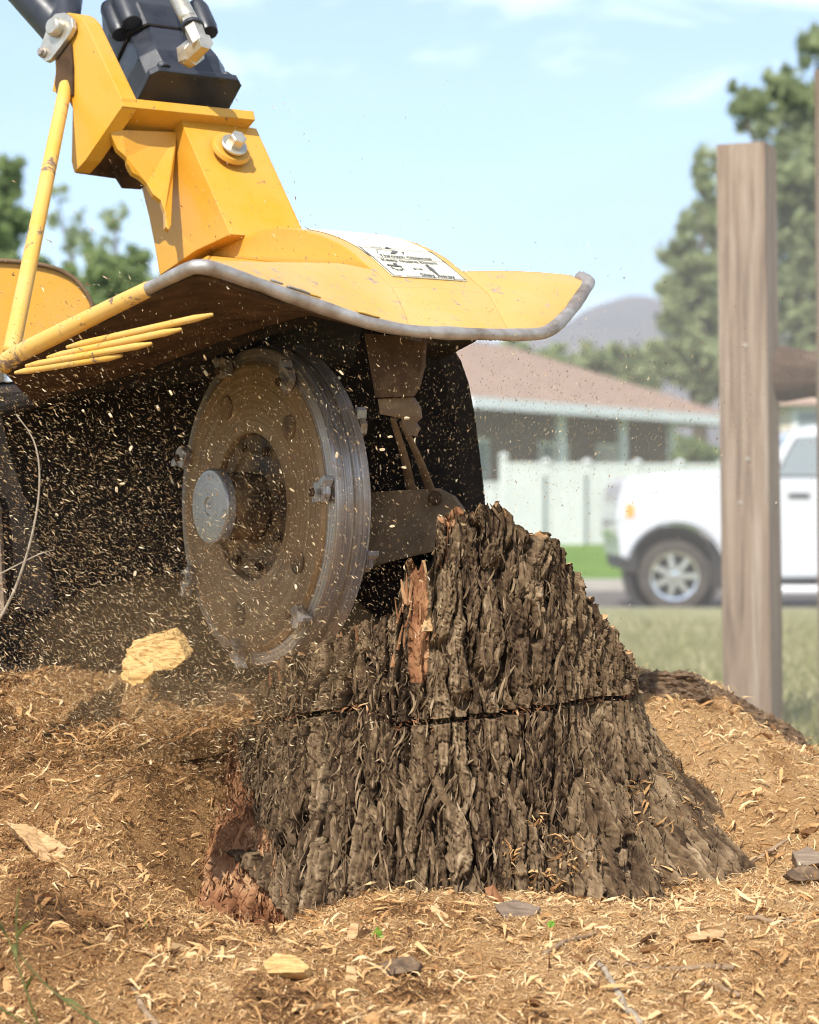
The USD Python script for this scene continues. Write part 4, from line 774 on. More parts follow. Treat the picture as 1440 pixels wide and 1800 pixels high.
chunk('flying_wood_chunk', 'jagged yellow chunk of fresh wood flying below the cutter wheel', [(212, 1192, 2.62), (222, 1142, 2.62), (250, 1128, 2.63), (300, 1114, 2.64), (312, 1126, 2.64), (328, 1158, 2.63), (302, 1178, 2.62), (270, 1180, 2.61), (252, 1202, 2.61), (232, 1206, 2.61)], (.004, .035, .006), 'fresh_wood', .009, 1)
chunk('wood_wedge', 'flat orange-brown slab of split wood lying in the sawdust at the far left', [(10, 1470, 2.72), (60, 1478, 2.70), (118, 1515, 2.66), (100, 1545, 2.64), (70, 1538, 2.63), (40, 1500, 2.66)], (.004, .012, -.012), 'pale_wood', .006, 2)
chunk('rounded_chip', 'rounded yellowish piece of split wood near the bottom left', [(462, 1718, 2.38), (482, 1702, 2.40), (520, 1705, 2.40), (546, 1724, 2.37), (535, 1734, 2.36), (470, 1736, 2.36)], (.003, .012, -.010), 'fresh_wood', .004, 3)
chunk('wood_offcut', 'pale blade-shaped offcut lying on the slope right of the stump', [(1190, 1272, 2.98), (1196, 1275, 2.99), (1258, 1318, 2.97), (1256, 1326, 2.96), (1225, 1308, 2.96), (1195, 1286, 2.97)], (.002, .012, -.006), 'pale_wood', .002, 4)
chunk('bark_chunk', 'torn dark chunk of bark resting on the pile just right behind the stump', [(1098, 1145, 3.30), (1130, 1136, 3.31), (1180, 1137, 3.31), (1205, 1131, 3.31), (1222, 1140, 3.30), (1232, 1158, 3.30), (1244, 1178, 3.29), (1225, 1184, 3.29), (1200, 1178, 3.29), (1098, 1176, 3.29)], (.02, .06, -.01), 'bark_wood', .018, 5, sunk=0.)
chunk('bark_slab', 'long strip of bark lying down the back slope of the pile at the right', [(1205, 1212, 3.36), (1250, 1216, 3.37), (1290, 1235, 3.37), (1340, 1262, 3.37), (1390, 1290, 3.36), (1416, 1312, 3.35), (1408, 1328, 3.34), (1370, 1312, 3.34), (1310, 1282, 3.34), (1262, 1258, 3.34), (1230, 1240, 3.34)], (.015, .05, -.02), 'bark_wood', .014, 6, sunk=-.07)
chunk('bark_block', 'grey squarish block of bark half sunk at the right edge', [(1393, 1482, 2.80), (1420, 1472, 2.81), (1448, 1486, 2.80), (1446, 1500, 2.79), (1405, 1508, 2.78)], (.004, .03, -.015), 'grey_wood', .004, 7)
chunk('bark_flat', 'flat grey-brown flake of bark lying in front of the stump', [(868, 1600, 2.62), (905, 1590, 2.64), (950, 1604, 2.63), (942, 1618, 2.61), (890, 1628, 2.59)], (.002, .01, -.006), 'grey_wood', .003, 8)
chunk('red_splinter', 'short orange-red splinter standing at the foot of the stump', [(852, 1562, 2.70), (866, 1557, 2.70), (884, 1585, 2.69), (884, 1600, 2.69), (872, 1608, 2.69), (862, 1580, 2.69)], (.002, .008, 0), 'red_wood', .003, 9, cat='splinter')
chunk('pale_chip', 'small pale chip standing upright below the green sprout', [(606, 1668, 2.50), (616, 1632, 2.52), (630, 1634, 2.52), (628, 1668, 2.50)], (.001, .006, 0), 'pale_wood', .002, 10, cat='wood chip')
chunk('pale_chip', 'small squarish pale chip right of the rounded yellow piece', [(606, 1745, 2.36), (610, 1712, 2.38), (624, 1714, 2.38), (628, 1742, 2.36)], (.001, .006, 0), 'pale_wood', .002, 11, cat='wood chip')
chunk('bark_shard', 'ragged brown shard of bark in the middle of the foreground', [(632, 1732, 2.40), (690, 1712, 2.42), (722, 1704, 2.42), (740, 1716, 2.41), (735, 1730, 2.40), (690, 1738, 2.39)], (.002, .015, -.006), 'bark_wood', .006, 12)
chunk('bark_shard', 'low dark lump of bark at the right edge of the pile', [(1380, 1545, 2.72), (1410, 1528, 2.74), (1446, 1540, 2.73), (1446, 1556, 2.72), (1400, 1558, 2.71)], (.003, .03, -.01), 'bark_wood', .008, 13)
chunk('wood_chip', 'flat tan chip between the stump and the right bottom corner', [(1200, 1672, 2.48), (1250, 1662, 2.50), (1275, 1664, 2.50), (1270, 1676, 2.48), (1215, 1682, 2.47)], (.001, .01, -.005), 'pale_wood', .003, 14, cat='wood chip')
def stick(name, label, pts, r0, r1, mt, seed, cat='stick'):
    p = resample(PL(pts), 16, 1); r = np.random.default_rng(seed); g_ = GZ(p[:, 0], p[:, 1]); g_ = np.convolve(np.pad(g_, 2, mode='edge'), np.ones(5) / 5, 'valid'); p[:, 2] = g_ + r0 * 1.2; p = p + (meshkit.noise(np.stack([np.arange(16) / 2., np.full(16, seed), np.zeros(16)], -1), seed)[:, None] - .5) * .003
    return obj(name, tube(p, np.linspace(r0, r1, 16) * (1 + .2 * r.normal(0, .5, 16).clip(-1, 1)), 8), mt, smooth=True, label=label, cat=cat)
stick('grey_stick', 'smooth grey stick pointing out of the bottom edge on the right', [(1052, 1712, 2.42), (1085, 1752, 2.34), (1125, 1808, 2.24)], .0032, .0042, 'twig_pale', 1)
stick('brown_stick', 'long thin brown stick lying flat below the stump on the right', [(1042, 1714, 2.43), (1150, 1722, 2.42), (1290, 1732, 2.40)], .0022, .0034, 'twig_brown', 2)
stick('brown_stick', 'dark bent stick slanting up towards the stump', [(960, 1716, 2.44), (1000, 1690, 2.49), (1052, 1660, 2.54)], .0028, .0022, 'twig_brown', 3)
stick('brown_stick', 'pale brown stick along the ridge of sawdust at the right', [(1282, 1478, 2.86), (1330, 1452, 2.90), (1390, 1444, 2.92)], .0035, .0025, 'twig_brown', 4)
stick('brown_stick', 'curved brown stick leaving the bottom edge on the left', [(232, 1748, 2.32), (262, 1770, 2.28), (288, 1808, 2.22)], .0030, .0038, 'twig_brown', 5)
stick('brown_stick', 'short stick lying behind the flat tan chip', [(1310, 1636, 2.56), (1360, 1640, 2.55), (1400, 1648, 2.54)], .0030, .0022, 'twig_brown', 6)
stick('brown_stick', 'forked looking thin stick near the bottom right corner', [(1180, 1745, 2.38), (1240, 1762, 2.35), (1300, 1775, 2.32)], .0016, .0024, 'twig_brown', 7)
tw = thing('dry_twig', 'thin curved dry twig hanging in front of the dark curtain at the left', 'twig', P(0, 1085, 2.6))
obj('stem', tube(resample(PL([(-30, 1130, 2.6), (2, 1084, 2.6), (30, 1030, 2.6), (58, 940, 2.6), (72, 850, 2.6), (64, 775, 2.6), (28, 728, 2.6)]), 40, 2), np.linspace(.0019, .0008, 40), 8), 'twig_pale', tw, smooth=True)
obj('side_shoot', tube(resample(PL([(-10, 1014, 2.6), (40, 988, 2.6), (68, 974, 2.6), (96, 966, 2.6)]), 16, 1), np.linspace(.0012, .0005, 16), 6), 'twig_pale', tw, smooth=True)
obj('side_shoot', tube(resample(PL([(60, 978, 2.6), (76, 970, 2.6), (88, 978, 2.6)]), 8), .0006, 6), 'twig_pale', tw, smooth=True)
def leaf_blade(p0, p1, w, bend=.3):
    q = resample(np.array([p0, (np.array(p0) + p1) / 2 + [0, 0, bend * np.linalg.norm(np.array(p1) - p0) * .3], p1]), 7, 1); d = np.array([0.25, -1, .4]); s = np.cross(unit(q[-1] - q[0]), unit(d)); s = unit(s)
    ww = w * np.sin(np.linspace(.25, 1, 7) * np.pi)[:, None] * .5; ww[-1] = 0
    return grid_mesh(np.stack([q - s * ww, q + [0, -.0006, 0], q + s * ww], 1))
wd = thing('green_weed', 'spindly green weed with thin stems and leaves in the bottom left corner', 'weed', P(20, 1800, 2.15))
for pts in ([(70, 1810, 2.14), (45, 1740, 2.14), (20, 1660, 2.15), (-6, 1610, 2.15)], [(190, 1810, 2.12), (140, 1780, 2.13), (75, 1728, 2.14), (30, 1672, 2.15)], [(-5, 1770, 2.14), (30, 1790, 2.14), (60, 1812, 2.14)], [(30, 1672, 2.15), (28, 1600, 2.15), (34, 1560, 2.15)]):
    obj('stem', tube(resample(PL(pts), 14, 1), np.linspace(.0013, .0007, 14), 6), 'stem_green', wd, smooth=True)
for a, b in (((28, 1648), (62, 1616)), ((24, 1660), (30, 1690)), ((45, 1740), (62, 1712)), ((10, 1640), (-10, 1622)), ((110, 1755), (150, 1778))):
    obj('leaf', leaf_blade(P(*a, 2.15), P(*b, 2.13), .0038), 'stem_green', wd)
for i, (x, y, Y, lab, lv) in enumerate([(662, 1646, 2.50, 'tiny bright green sprout with pointed leaves in the sawdust', [(-8, -4), (8, -8), (12, 4), (2, -14), (-6, 4)]), (964, 1628, 2.55, 'single round green leaf lying right of the flat bark flake', [(9, -7), (10, -3)]), (262, 1660, 2.48, 'thin yellow-green blade of grass on the left of the pile', [(-6, -36), (8, 20)])]):
    sp = thing('green_sprout', lab, 'sprout', P(x, y, Y))
    for (dx, dy) in lv: obj('leaf', leaf_blade(P(x, y, Y), P(x + dx * 1.3, y + dy * 1.3, Y - .004), .0065 if i < 2 else .003), 'leaf_bright', sp)

# ------------------------------------------------------------------ fence posts and rail
def prism_post(x0, yc, half, yaw, z0, z1, lean=0., seed=0):
    c, s = math.cos(yaw), math.sin(yaw); n = 24; ring0 = []
    per = [(-half, -half), (half, -half), (half, half), (-half, half)]
    pts = []
    for k in range(4):
        a, b = np.array(per[k]), np.array(per[(k + 1) % 4])
        for t in (0.04, .35, .65, .96): pts.append(a * (1 - t) + b * t)
    pts = np.array(pts) @ np.array([[c, s], [-s, c]])
    G = []
    for z in np.linspace(z0, z1, n):
        w = 1 + .02 * (meshkit.noise(np.stack([pts[:, 0] * 30, pts[:, 1] * 30, np.full(len(pts), z * 3)], -1), seed) - .5)
        G.append(np.c_[pts * w[:, None] + [x0 + lean * (z - z0), yc], np.full(len(pts), z)])
    G = np.array(G); i = np.concatenate([G, G[:, :1]], 1); side = grid_mesh(i)
    top = G[-1].copy(); cen = top.mean(0) + [0, 0, .006]; cap = trimesh.Trimesh(np.vstack([top, cen]), [[k, (k + 1) % len(top), len(top)] for k in range(len(top))], process=False)
    m = cat_m([side, cap]); m.merge_vertices(); trimesh.repair.fix_normals(m); return m
Yp = 6.0
xp = (1318 - 720) / FOC * Yp
fp = thing('fence_post', 'weathered square wooden fence post standing alone behind the pile, white truck behind it', 'fence post', (xp, Yp, -.1))
obj('post', prism_post(xp + .012, Yp, .0665, math.radians(-24), -.2, CZ + (900 - 258) / FOC * Yp, -.012, 1), 'post_wood', fp, smooth=35)
def on_post(sv, z): return np.array([xp + .012 - .012 * (z + .2), Yp, z]) + np.array([-.407, -.914, 0]) * .0662 + np.array([.914, -.407, 0]) * sv
for s0, y0, y1 in ((-.018, 262, 430), (.006, 470, 640), (-.032, 560, 760), (.020, 700, 930), (-.008, 900, 1130), (.034, 300, 420), (.03, 1000, 1180)):
    zs = np.linspace(CZ + (900 - y0) / FOC * Yp, CZ + (900 - y1) / FOC * Yp, 16)
    obj('crack', tube(np.array([on_post(s0 + .006 * (meshkit.noise(np.array([[z * 9, s0 * 99, 0]]), 2)[0] - .5), z) for z in zs]), .0017 * np.sin(np.linspace(.15, 2.99, 16)), 5), 'bark_wood', fp)
for x_, y_ in ((.008, 610), (.012, 808), (-.01, 884)):
    z_ = CZ + (900 - y_) / FOC * Yp
    obj('nail_head', revolve([(0, 0), (.006, 0), (.005, .0025), (0, .003)], frame(on_post(x_, z_), np.array([.914, -.407, 0.]), np.array([0, 0, 1.]), np.array([-.407, -.914, 0])), 12), 'zinc', fp)
xq = (1436 - 720) / FOC * 5.6 + .088
fq = thing('fence_post', 'taller wooden fence post cut off by the right edge of the photo', 'fence post', (xq, 5.6, -.1))
obj('post', prism_post(xq, 5.6, .0665, math.radians(6), -.2, CZ + (900 - 118) / FOC * 5.6, -.006, 2), 'post_wood', fq, smooth=35)
rl = resample(np.array([[xp + .045, Yp + .03, CZ + (900 - 655) / FOC * Yp], [xp + .55, Yp + .05, CZ + (900 - 662) / FOC * Yp]]), 20)
m = tube(rl, .068 * (1 + .08 * np.sin(np.arange(20))), 16, flat=1.05); m.vertices += m.vertex_normals * ((meshkit.fbm(m.vertices / .05, 4, 3) - .5) * .02)[:, None]
obj('fence_rail', m, 'rail_wood', smooth=True, label='dark weathered wooden rail running right from the square fence post', cat='fence rail')

# ------------------------------------------------------------------ lawn blades near the pile
N = 26000
y = 3.9 + (14 - 3.9) * rng.random(N) ** 1.7; x = rng.uniform(-.21, .21, N) * y; 
keep = (x > -.1) | (rng.random(N) < .3); x, y = x[keep], y[keep]; N = len(x)
z = np.maximum(zland(y), GZ(x, y)); L = rng.uniform(.02, .07, N) * (1 + y / 14)
d = np.stack([rng.normal(0, .5, N), rng.normal(0, .5, N), np.ones(N)], 1); n_ = rng.normal(0, 1, (N, 3))
m, k = ribbons(np.stack([x, y, z + L * .4], 1), d, n_, L, .0035 + 0 * L + y * .0004, rng.normal(0, .3, N), rng.normal(0, .3, N), 3)
obj('lawn_grass', m, 'grass_blades', tone=np.repeat(np.clip(rng.normal(.6, .22, N), 0, 1), k), kind='stuff', label='short dry grass of the lawn beyond the sawdust pile', cat='grass')

# ------------------------------------------------------------------ white fence, houses
fz = zland(42.)
vf = thing('vinyl_fence', 'white vinyl privacy fence with capped posts in front of the brown-roofed house', 'fence', ((885 - 720) / FOC * 42, 42, fz))
def X42(px, Y=42.): return (px - 720) / FOC * Y
fence_px = [885, 960, 1032, 1120, 1195, 1270, 1345, 1420, 1500]
for i, px in enumerate(fence_px):
    Yf = 42 + (px - 885) * .004; xx = X42(px, Yf); ht = 1.62 if i else 1.72
    p_ = obj('post', bxx([xx - .075, Yf - .06, fz - .1], [xx + .075, Yf + .06, fz + ht - .06]), 'white_vinyl', vf)
    obj('post_cap', hull([[xx + sx * a, Yf + sy * a, fz + ht + z_] for sx in (-1, 1) for sy in (-1, 1) for a, z_ in ((.095, -.06), (.095, -.03), (.02, .03))]), 'white_vinyl', p_)
    if i + 1 < len(fence_px):
        x2 = X42(fence_px[i + 1], 42 + (fence_px[i + 1] - 885) * .004); nb = 5; wdt = (x2 - xx - .15) / nb
        for k in range(nb): obj('board', bxx([xx + .078 + k * wdt + .004, Yf - .015, fz + .06], [xx + .072 + (k + 1) * wdt, Yf + .015, fz + 1.48]), 'white_vinyl', vf)
        obj('rail', bxx([xx + .078, Yf - .03, fz + 1.482], [x2 - .078, Yf + .03, fz + 1.56]), 'white_vinyl', vf)
        obj('rail', bxx([xx + .078, Yf - .03, fz], [x2 - .078, Yf + .03, fz + .058]), 'white_vinyl', vf)
lf = thing('low_fence', 'lower stretch of white fence left of the capped posts, beside the grinder', 'fence', (X42(700, 44.), 44, fz))
for k in range(16):
    a = X42(560, 44.) + k * .235; obj('board', bxx([a + .004, 43.98, fz], [a + .231, 44.02, fz + 1.14]), 'white_vinyl', lf)
obj('rail', bxx([X42(560, 44.), 43.96, fz + 1.143], [X42(560, 44.) + 16 * .235, 44.04, fz + 1.22]), 'white_vinyl', lf)
# house: hip roof, corner towards the camera
A = np.array([1.41, 50.]); B = np.array([8.9, 60.5]); ab = unit(B - A); ac = np.array([-ab[1], ab[0]]); wl_ = np.linalg.norm(B - A); dp = 9.0
hz = zland(52.); ez = 3.13
house = thing('brown_house', 'low brown house with a tan hip roof and white eaves behind the white fence', 'house', (*(A + ab * 6 + ac * 4.5), hz))
def hp(u, v, z): q = A + ab * u + ac * v; return np.array([q[0], q[1], z])
inset = .7
obj('wall', hull([hp(u, v, z) for u in (inset, wl_ - inset) for v in (inset + 1.0, dp - inset) for z in (hz - .3, ez - .06)]), 'house_brown', house)
rz_, hh_ = 4.95, 4.4
ridge0, ridge1 = hp(hh_, dp / 2, rz_), hp(wl_ - hh_, dp / 2, rz_)
E = [hp(0, 0, ez), hp(wl_, 0, ez), hp(wl_, dp, ez), hp(0, dp, ez)]
roof = obj('roof', trimesh.Trimesh(np.array(E + [ridge0, ridge1]), [[0, 1, 5], [0, 5, 4], [1, 2, 5], [2, 3, 4], [2, 4, 5], [3, 0, 4], [0, 2, 1], [0, 3, 2]], process=False), 'roof_shingle', house)
for (u0, v0, u1, v1) in ((0, -.03, wl_, .0), (0, dp, wl_, dp + .03), (-.03, 0, 0, dp), (wl_, 0, wl_ + .03, dp)):
    obj('fascia', hull([hp(u, v, z) for u in (u0, u1) for v in (v0, v1) for z in (ez - .26, ez - .003)]), 'white_trim', house)
for k in range(22):     # courses of shingles as shallow steps on the front slope
    t0 = k / 22; 
    a_, b_ = E[0] * (1 - t0) + ridge0 * t0, E[1] * (1 - t0) + ridge1 * t0; nrm_ = unit(np.cross(E[1] - E[0], ridge0 - E[0])); nrm_ = nrm_ if nrm_[2] > 0 else -nrm_; sl = unit((ridge0 + ridge1) / 2 - (E[0] + E[1]) / 2) * .20
    obj('shingle_course', hull([a_ + nrm_ * .002, b_ + nrm_ * .002, a_ + nrm_ * .02, b_ + nrm_ * .02, a_ + sl + nrm_ * .003, b_ + sl + nrm_ * .003]), 'roof_shingle', roof)
for u in (4.6, 7.6, 10.2):
    obj('porch_column', hull([hp(u + a, .5 + b, z) for a in (-.09, .09) for b in (-.09, .09) for z in (hz - .2, ez - .262)]), 'white_trim', house)
for u in (2.5, 6.2, 9.0):
    w_ = obj('window', hull([hp(u + a, inset + .96 + b, z) for a in (-.7, .7) for b in (0, .06) for z in (1.1, 2.3)]), 'white_trim', house)
    obj('pane', hull([hp(u + a, inset + .94 + b, z) for a in (-.6, .6) for b in (0, .04) for z in (1.2, 2.2)]), 'house_glass', w_)
h2 = thing('cream_house', 'cream house with a white-framed window seen under the wooden rail at the right', 'house', (13.5, 62, hz))
def x62(px): return (px - 720) / FOC * 62
obj('wall', bxx([x62(1372), 62, hz - .3], [x62(1372) + 9, 70, 3.5]), 'house_cream', h2)
obj('roof', hull([[x62(1372) - .5, 61.5, 3.5], [x62(1372) + 9.5, 61.5, 3.5], [x62(1372) - .5, 70.5, 3.5], [x62(1372) + 9.5, 70.5, 3.5], [x62(1372) + 3, 66, 5.1], [x62(1372) + 6.5, 66, 5.1]]), 'roof_shingle', h2)
zw = lambda py: CZ + (900 - py) / FOC * 62
w_ = obj('window', bxx([x62(1392), 61.93, zw(775)], [x62(1500), 61.998, zw(716)]), 'white_trim', h2)
obj('pane', bxx([x62(1402), 61.92, zw(768)], [x62(1490), 61.94, zw(724)]), 'house_glass', w_)

# ------------------------------------------------------------------ trees and bushes
def foliage(blobs, Y, n, leaf, seed, depth=1.0):
    r = np.random.default_rng(seed); C, S = [], []
    for (px, py, rx, ry, wgt) in blobs:
        k = int(n * wgt * .62); c = P(px, py, Y); a, b = rx / FOC * Y, ry / FOC * Y
        # small clumps inside the blob, leaves inside the clumps
        nc = max(5, k // 45); d = r.normal(0, 1, (nc, 3)); d /= np.linalg.norm(d, axis=1, keepdims=True); d *= (r.random(nc) ** .45)[:, None]
        cc = c + d * [a, min(a, b) * depth, b]
        idx = r.integers(0, nc, k); C.append(cc[idx] + r.normal(0, 1, (k, 3)) * [a * .15, a * .15, b * .12])
        S.append(np.repeat(r.normal(0, .13, nc)[None], 1, 0)[0][idx])
    C, S = np.vstack(C), np.concatenate(S); N = len(C)
    d, n_ = r.normal(0, 1, (N, 3)), r.normal(0, 1, (N, 3)); L = leaf * r.uniform(.6, 1.5, N)
    m, k = ribbons(C, d, n_, L, L * .62, r.normal(0, .2, N), r.normal(0, .2, N), 3)
    return m, np.repeat(np.clip(.45 + S + r.normal(0, .12, N), 0, 1), k)
def tree(name, label, cat, blobs, Y, n, leaf, mt, seed, trunk=None, group=None, limbs=4):
    bx = np.array([b[:2] for b in blobs]); base = P(bx[:, 0].mean() if trunk is None else trunk, 900, Y); base[2] = zland(Y)
    t = thing(name, label, cat, base, 0, group)
    m, tn = foliage(blobs, Y, n, leaf, seed); obj('crown', m, mt, t, tone=tn)
    r = np.random.default_rng(seed); top = P(*blobs[0][:2], Y); h_ = top[2] - base[2]
    parts = [tube(resample(np.array([base, base + [h_ * .02, 0, h_ * .45], (base + top) / 2 + [0, 0, h_ * .2], top]), 14, 2), np.linspace(.022 * h_ + .02, .004 * h_ + .005, 14), 8)]
    for b in blobs[1:1 + limbs]:
        e = P(b[0], b[1], Y); s0 = base + [0, 0, h_ * r.uniform(.25, .5)]; parts.append(tube(resample(np.array([s0, (s0 + e) / 2 + [0, 0, h_ * .04], e]), 10, 1), np.linspace(.010 * h_ + .01, .003 * h_, 10), 6))
    obj('trunk', parts, 'trunk_bark', t, smooth=True)
tree('tall_tree', 'tall grey-green tree rising behind the square fence post, reaching the top edge', 'tree', [(1440, 80, 34, 60, .5), (1330, 190, 46, 50, .5), (1295, 180, 20, 40, .2), (1375, 160, 34, 60, .4), (1420, 190, 50, 60, .8), (1400, 300, 70, 80, 1.2), (1420, 420, 70, 90, 1.3), (1390, 540, 50, 80, .9), (1450, 560, 60, 90, 1.), (1330, 330, 60, 70, .7), (1320, 470, 60, 90, 1.), (1500, 300, 80, 160, 1.6), (1430, 660, 70, 70, 1.)], 70., 2500, .26, 'leaf_grey', 1, trunk=1420)
tree('leaning_tree', 'darker narrow tree left of the square fence post above the roof', 'tree', [(1240, 310, 26, 46, .4), (1222, 385, 30, 30, .4), (1262, 400, 24, 60, .5), (1205, 465, 46, 46, .8), (1190, 530, 38, 50, .8), (1250, 520, 40, 70, .9), (1215, 610, 60, 60, 1.2), (1170, 640, 46, 40, .8), (1260, 660, 60, 50, 1.1)], 64., 2600, .22, 'leaf_grey', 2, trunk=1225)
for i, (x, y, rx, ry, lab, mt) in enumerate([(905, 615, 26, 22, 'small dark bush at the top of the roof beside the visor tip', 'leaf_grey'), (965, 630, 40, 34, 'round green bush above the roof, second from the visor tip', 'leaf_green'), (1035, 640, 46, 44, 'greyish bush above the middle of the roof', 'leaf_grey'), (1110, 640, 50, 42, 'wide bush above the roof just left of the narrow tree', 'leaf_grey')]):
    tree('roof_bush', lab, 'bush', [(x, y, rx, ry, .7), (x + 10, y + 26, rx * 1.1, ry, .8), (x - 18, y + 20, rx * .9, ry * .8, .6), (x, y + 60, rx * 1.2, ry * 1.3, .8)], 74., 1700, .22, mt, 10 + i)
tree('garden_bush', 'bright green bush between the house porch and the square fence post', 'bush', [(1222, 786, 30, 28, 1.), (1245, 800, 26, 26, .8), (1200, 805, 22, 20, .6)], 45.5, 1300, .10, 'leaf_green', 20)
tree('left_tree', 'leafy green tree at the far left edge behind the yellow rod', 'tree', [(10, 320, 34, 44, .8), (-30, 390, 60, 70, 1.), (22, 400, 34, 50, .8), (10, 470, 50, 50, .9), (-60, 520, 60, 70, 1.)], 40., 1600, .15, 'leaf_green', 30)
tree('pale_tree', 'thin pale tree with sparse twigs between the yellow rod and the column', 'tree', [(205, 400, 34, 60, .12), (110, 400, 40, 50, .16), (100, 345, 24, 30, .08), (160, 430, 60, 40, .2)], 60., 1600, .16, 'leaf_grey', 31, trunk=190)
tree('left_shrub', 'bushy green shrub behind the yellow side panel at the left', 'shrub', [(90, 480, 40, 34, .8), (60, 520, 60, 40, .8), (130, 520, 50, 40, .8)], 46., 1500, .14, 'leaf_green', 32)
tree('left_shrub', 'bushy shrub with upright shoots just left of the yellow column', 'shrub', [(155, 465, 22, 42, .5), (190, 480, 40, 36, .8), (235, 475, 34, 40, .8), (262, 500, 30, 50, .7), (200, 530, 70, 40, 1.), (290, 520, 40, 50, .6)], 44., 1600, .14, 'leaf_green', 33)

# ------------------------------------------------------------------ pickup truck
TY = 24.0; gz = -.545
tk = thing('pickup_truck', 'white pickup truck parked on the street behind the square fence post', 'truck', (P(1184, 0, TY)[0] + 2, TY + 1, gz))
def q2(px, py): v = P(px, py, TY); return (v[0], v[2])
wheel_x = q2(1186, 0)[0]; wz = gz + .37; wb = 3.55
side = Polygon([q2(*p) for p in [(1088, 944), (1086, 900), (1090, 872), (1095, 850), (1108, 838), (1180, 830), (1345, 824), (1362, 842), (1690, 842), (1700, 828), (2030, 828), (2036, 850), (2036, 975), (2000, 1012), (1330, 1018), (1270, 1018), (1116, 990), (1092, 978)]])
arches = unary_union([Point(wheel_x + .02, wz + .03).buffer(.535), Point(wheel_x + wb, wz + .03).buffer(.535)])
bodyp = side.difference(arches).buffer(0)
def slabxz(poly, y0, y1):
    m = trimesh.creation.extrude_polygon(poly, y1 - y0, engine='earcut'); v = np.array(m.vertices); m.vertices = np.c_[v[:, 0], v[:, 2] + y0, v[:, 1]]; m.faces = m.faces[:, ::-1]; trimesh.repair.fix_normals(m); return m
bp_ = max(getattr(bodyp, 'geoms', [bodyp]), key=lambda g: g.area)
body = obj('body', [slabxz(bp_.buffer(-.03), TY - .0, TY + .04), slabxz(bp_, TY + .03, TY + 1.95), slabxz(side.difference(arches).buffer(-.03).intersection(sbox(-50, -10, 50, 50)).buffer(0), TY + 1.94, TY + 1.98)] if bp_.buffer(-.03).geom_type == 'Polygon' else [slabxz(bp_, TY, TY + 1.98)], 'car_white', tk, smooth=20)
cab0 = [q2(*p) for p in [(1338, 843), (1352, 822), (1400, 758), (1425, 748), (1480, 744), (1620, 746), (1668, 760), (1690, 843)]]
cabm = hull([[x, TY + (.04 if z < q2(0, 830)[1] else (.09 if z < q2(0, 800)[1] else .20)), z] for x, z in cab0] + [[x, TY + (1.94 if z < q2(0, 830)[1] else (1.89 if z < q2(0, 800)[1] else 1.78)), z] for x, z in cab0])
cab = obj('cab', cabm, 'car_white', tk, smooth=25)
def lean_y(z): return TY + .04 + .16 * np.clip((z - q2(0, 843)[1]) / (q2(0, 758)[1] - q2(0, 843)[1]), 0, 1)
for poly in ([(1362, 838), (1402, 768), (1500, 762), (1512, 838)], [(1528, 838), (1522, 762), (1610, 764), (1640, 838)]):
    pts = np.array([[x, lean_y(z) - .022, z] for x, z in (q2(*p) for p in poly)])
    win = obj('window', extr(pts, (0, .015, 0)), 'car_black', cab)
    pts2 = pts + [0, -.004, 0]; c_ = pts2.mean(0); obj('pane', extr(c_ + (pts2 - c_) * .94, (0, .003, 0)), 'pane_car' if 'pane_car' in MAT else 'house_glass', win)
ws = np.array([[q2(1352, 822)[0] - .02, TY + .18, q2(0, 820)[1]], [q2(1352, 822)[0] - .02, TY + 1.8, q2(0, 820)[1]], [q2(1404, 760)[0] - .03, TY + 1.70, q2(0, 760)[1]], [q2(1404, 760)[0] - .03, TY + .28, q2(0, 760)[1]]])
obj('windscreen', extr(ws, (.02, 0, 0)), 'house_glass', cab)
for k, wx in enumerate((wheel_x, wheel_x + wb)):
    for yy in ((TY - .02, TY + 1.70) ):
        Mw = frame(np.array([wx, yy + .14, wz]), np.array([1., 0, 0]), np.array([0, 0, 1.]), np.array([0, -1., 0]))
        w_ = obj('wheel', revolve([(.26, -.13), (.36, -.13), (.385, -.10), (.385, .10), (.37, .135), (.30, .145), (.262, .13)], Mw, 48), 'tyre', tk, smooth=35)
        obj('rim', [revolve([(.262, .10), (.262, .128), (.235, .125), (.228, .09)], Mw, 40), revolve([(0, .125), (.055, .12), (.06, .08), (.06, .03)], Mw, 24)] + [hull([np.array([wx, yy + .14, wz]) + r_ * np.array([math.cos(a), 0, math.sin(a)]) + s_ * np.array([-math.sin(a), 0, math.cos(a)]) - np.array([0, t_, 0]) for r_, hw in ((.04, .035), (.245, .028)) for s_ in (-hw, hw) for t_ in (.09, .118)]) for a in np.arange(7) * 2 * math.pi / 7], 'chrome', w_, smooth=30)
        obj('brake_disc', revolve([(.23, .02), (.23, .04), (.0, .04)], Mw, 32), 'car_black', w_)
        if yy < TY: obj('wheel_well', revolve([(.0, -.30), (.525, -.30), (.525, .03), (.47, .03), (.47, -.28), (0, -.28)], frame(np.array([wx, yy + .20, wz + .02]), np.array([1., 0, 0]), np.array([0, 0, 1.]), np.array([0, -1., 0])), 48), 'car_black', tk)
obj('bumper', hull([[x, y_, z] for x, z in (q2(1084, 942), q2(1084, 915), q2(1112, 910), q2(1112, 945)) for y_ in (TY + .05, TY + 1.93)] + [[q2(1079, 930)[0], TY + 1., q2(0, 930)[1]]]), 'chrome', tk)
obj('air_dam', hull([[x, y_, z] for x, z in (q2(1090, 946), q2(1122, 946), q2(1120, 1008), q2(1096, 1000)) for y_ in (TY + .08, TY + 1.9)]), 'car_black', tk)
hl = obj('headlight', hull([[x, y_, z] for x, z in (q2(1089, 912), q2(1092, 876), q2(1124, 880), q2(1120, 908)) for y_ in (TY - .006, TY + .3)]), 'lamp_glass', tk)
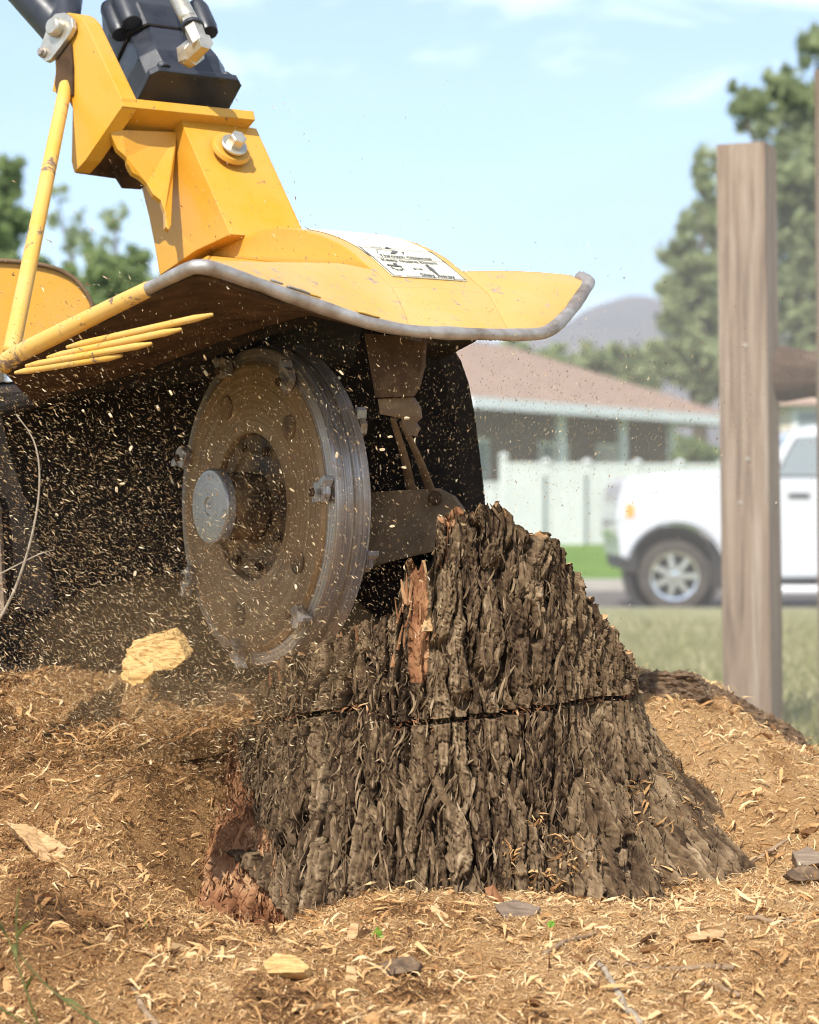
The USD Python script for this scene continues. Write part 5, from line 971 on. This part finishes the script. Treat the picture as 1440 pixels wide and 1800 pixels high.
obj('indicator', hull([[x, y_, z] for x, z in (q2(1100, 910), q2(1100, 886), q2(1116, 888), q2(1115, 909)) for y_ in (TY - .012, TY + .02)]), 'amber', hl)
obj('grille', hull([[q2(a, 0)[0], y_, q2(0, b)[1]] for a, b in ((1085, 905), (1088, 870)) for y_ in (TY + .35, TY + 1.6)] + [[q2(1100, 0)[0], y_, q2(0, 890)[1]] for y_ in (TY + .35, TY + 1.6)]), 'chrome', tk)
for px in (1352, 1518): obj('door_seam', bxx([q2(px, 0)[0] - .006, TY - .004, q2(0, 1008)[1]], [q2(px, 0)[0] + .006, TY + .02, q2(0, 845)[1]]), 'car_black', tk)
obj('door_badge', bxx([q2(1386, 0)[0], TY - .012, q2(0, 876)[1]], [q2(1424, 0)[0], TY + .01, q2(0, 867)[1]]), 'car_black', tk)
obj('door_handle', bxx([q2(1478, 0)[0], TY - .03, q2(0, 874)[1]], [q2(1508, 0)[0], TY + .01, q2(0, 866)[1]]), 'chrome', tk)
obj('running_board', tube(np.array([[q2(1290, 0)[0], TY - .05, q2(0, 1037)[1]], [q2(1700, 0)[0], TY - .05, q2(0, 1037)[1]]]), .05, 14), 'white_trim', tk, smooth=35)
obj('underbody', bxx([q2(1130, 0)[0], TY + .25, gz + .22], [q2(2000, 0)[0], TY + 1.7, gz + .55]), 'car_black', tk)

# ------------------------------------------------------------------ air: thin haze over the valley, sawdust hanging round the work
mat('haze_air', {'v': ('principled_volume', {'color': (.78, .89, 1.0), 'density': .00038, 'anisotropy': .2})}, [], surface=None, volume='v.volume')
obj('haze', bxx([-4100, -4100, -2.2], [4100, 4100, 230]), 'haze_air', kind='stuff')

mat('dust_air', {'v': ('principled_volume', {'color': (.84, .74, .62), 'density': .17, 'anisotropy': .3})}, [], surface=None, volume='v.volume')
mat('dust_thick', {'v': ('principled_volume', {'color': (.74, .47, .23), 'density': 1.25, 'anisotropy': .3})}, [], surface=None, volume='v.volume')
def puff(c, r_, seed):
    m = trimesh.creation.icosphere(4); n_ = m.vertices.copy(); m.vertices = c + n_ * r_ * (1 + .35 * (meshkit.fbm(n_ * 1.6, 3, seed) - .5))[:, None]; return m
obj('dust_cloud', puff(np.array([.90, 4.75, .62]), np.array([1.25, .78, .72]), 5), 'dust_air', smooth=True, kind='stuff', label='thin pale veil of sawdust drifting behind the stump towards the post', cat='dust')
obj('dust_cloud', puff(P(355, 1150, 2.84), np.array([.23, .15, .105]), 6), 'dust_thick', smooth=True, kind='stuff', label='tan puff of sawdust thrown out below the cutter wheel', cat='dust')
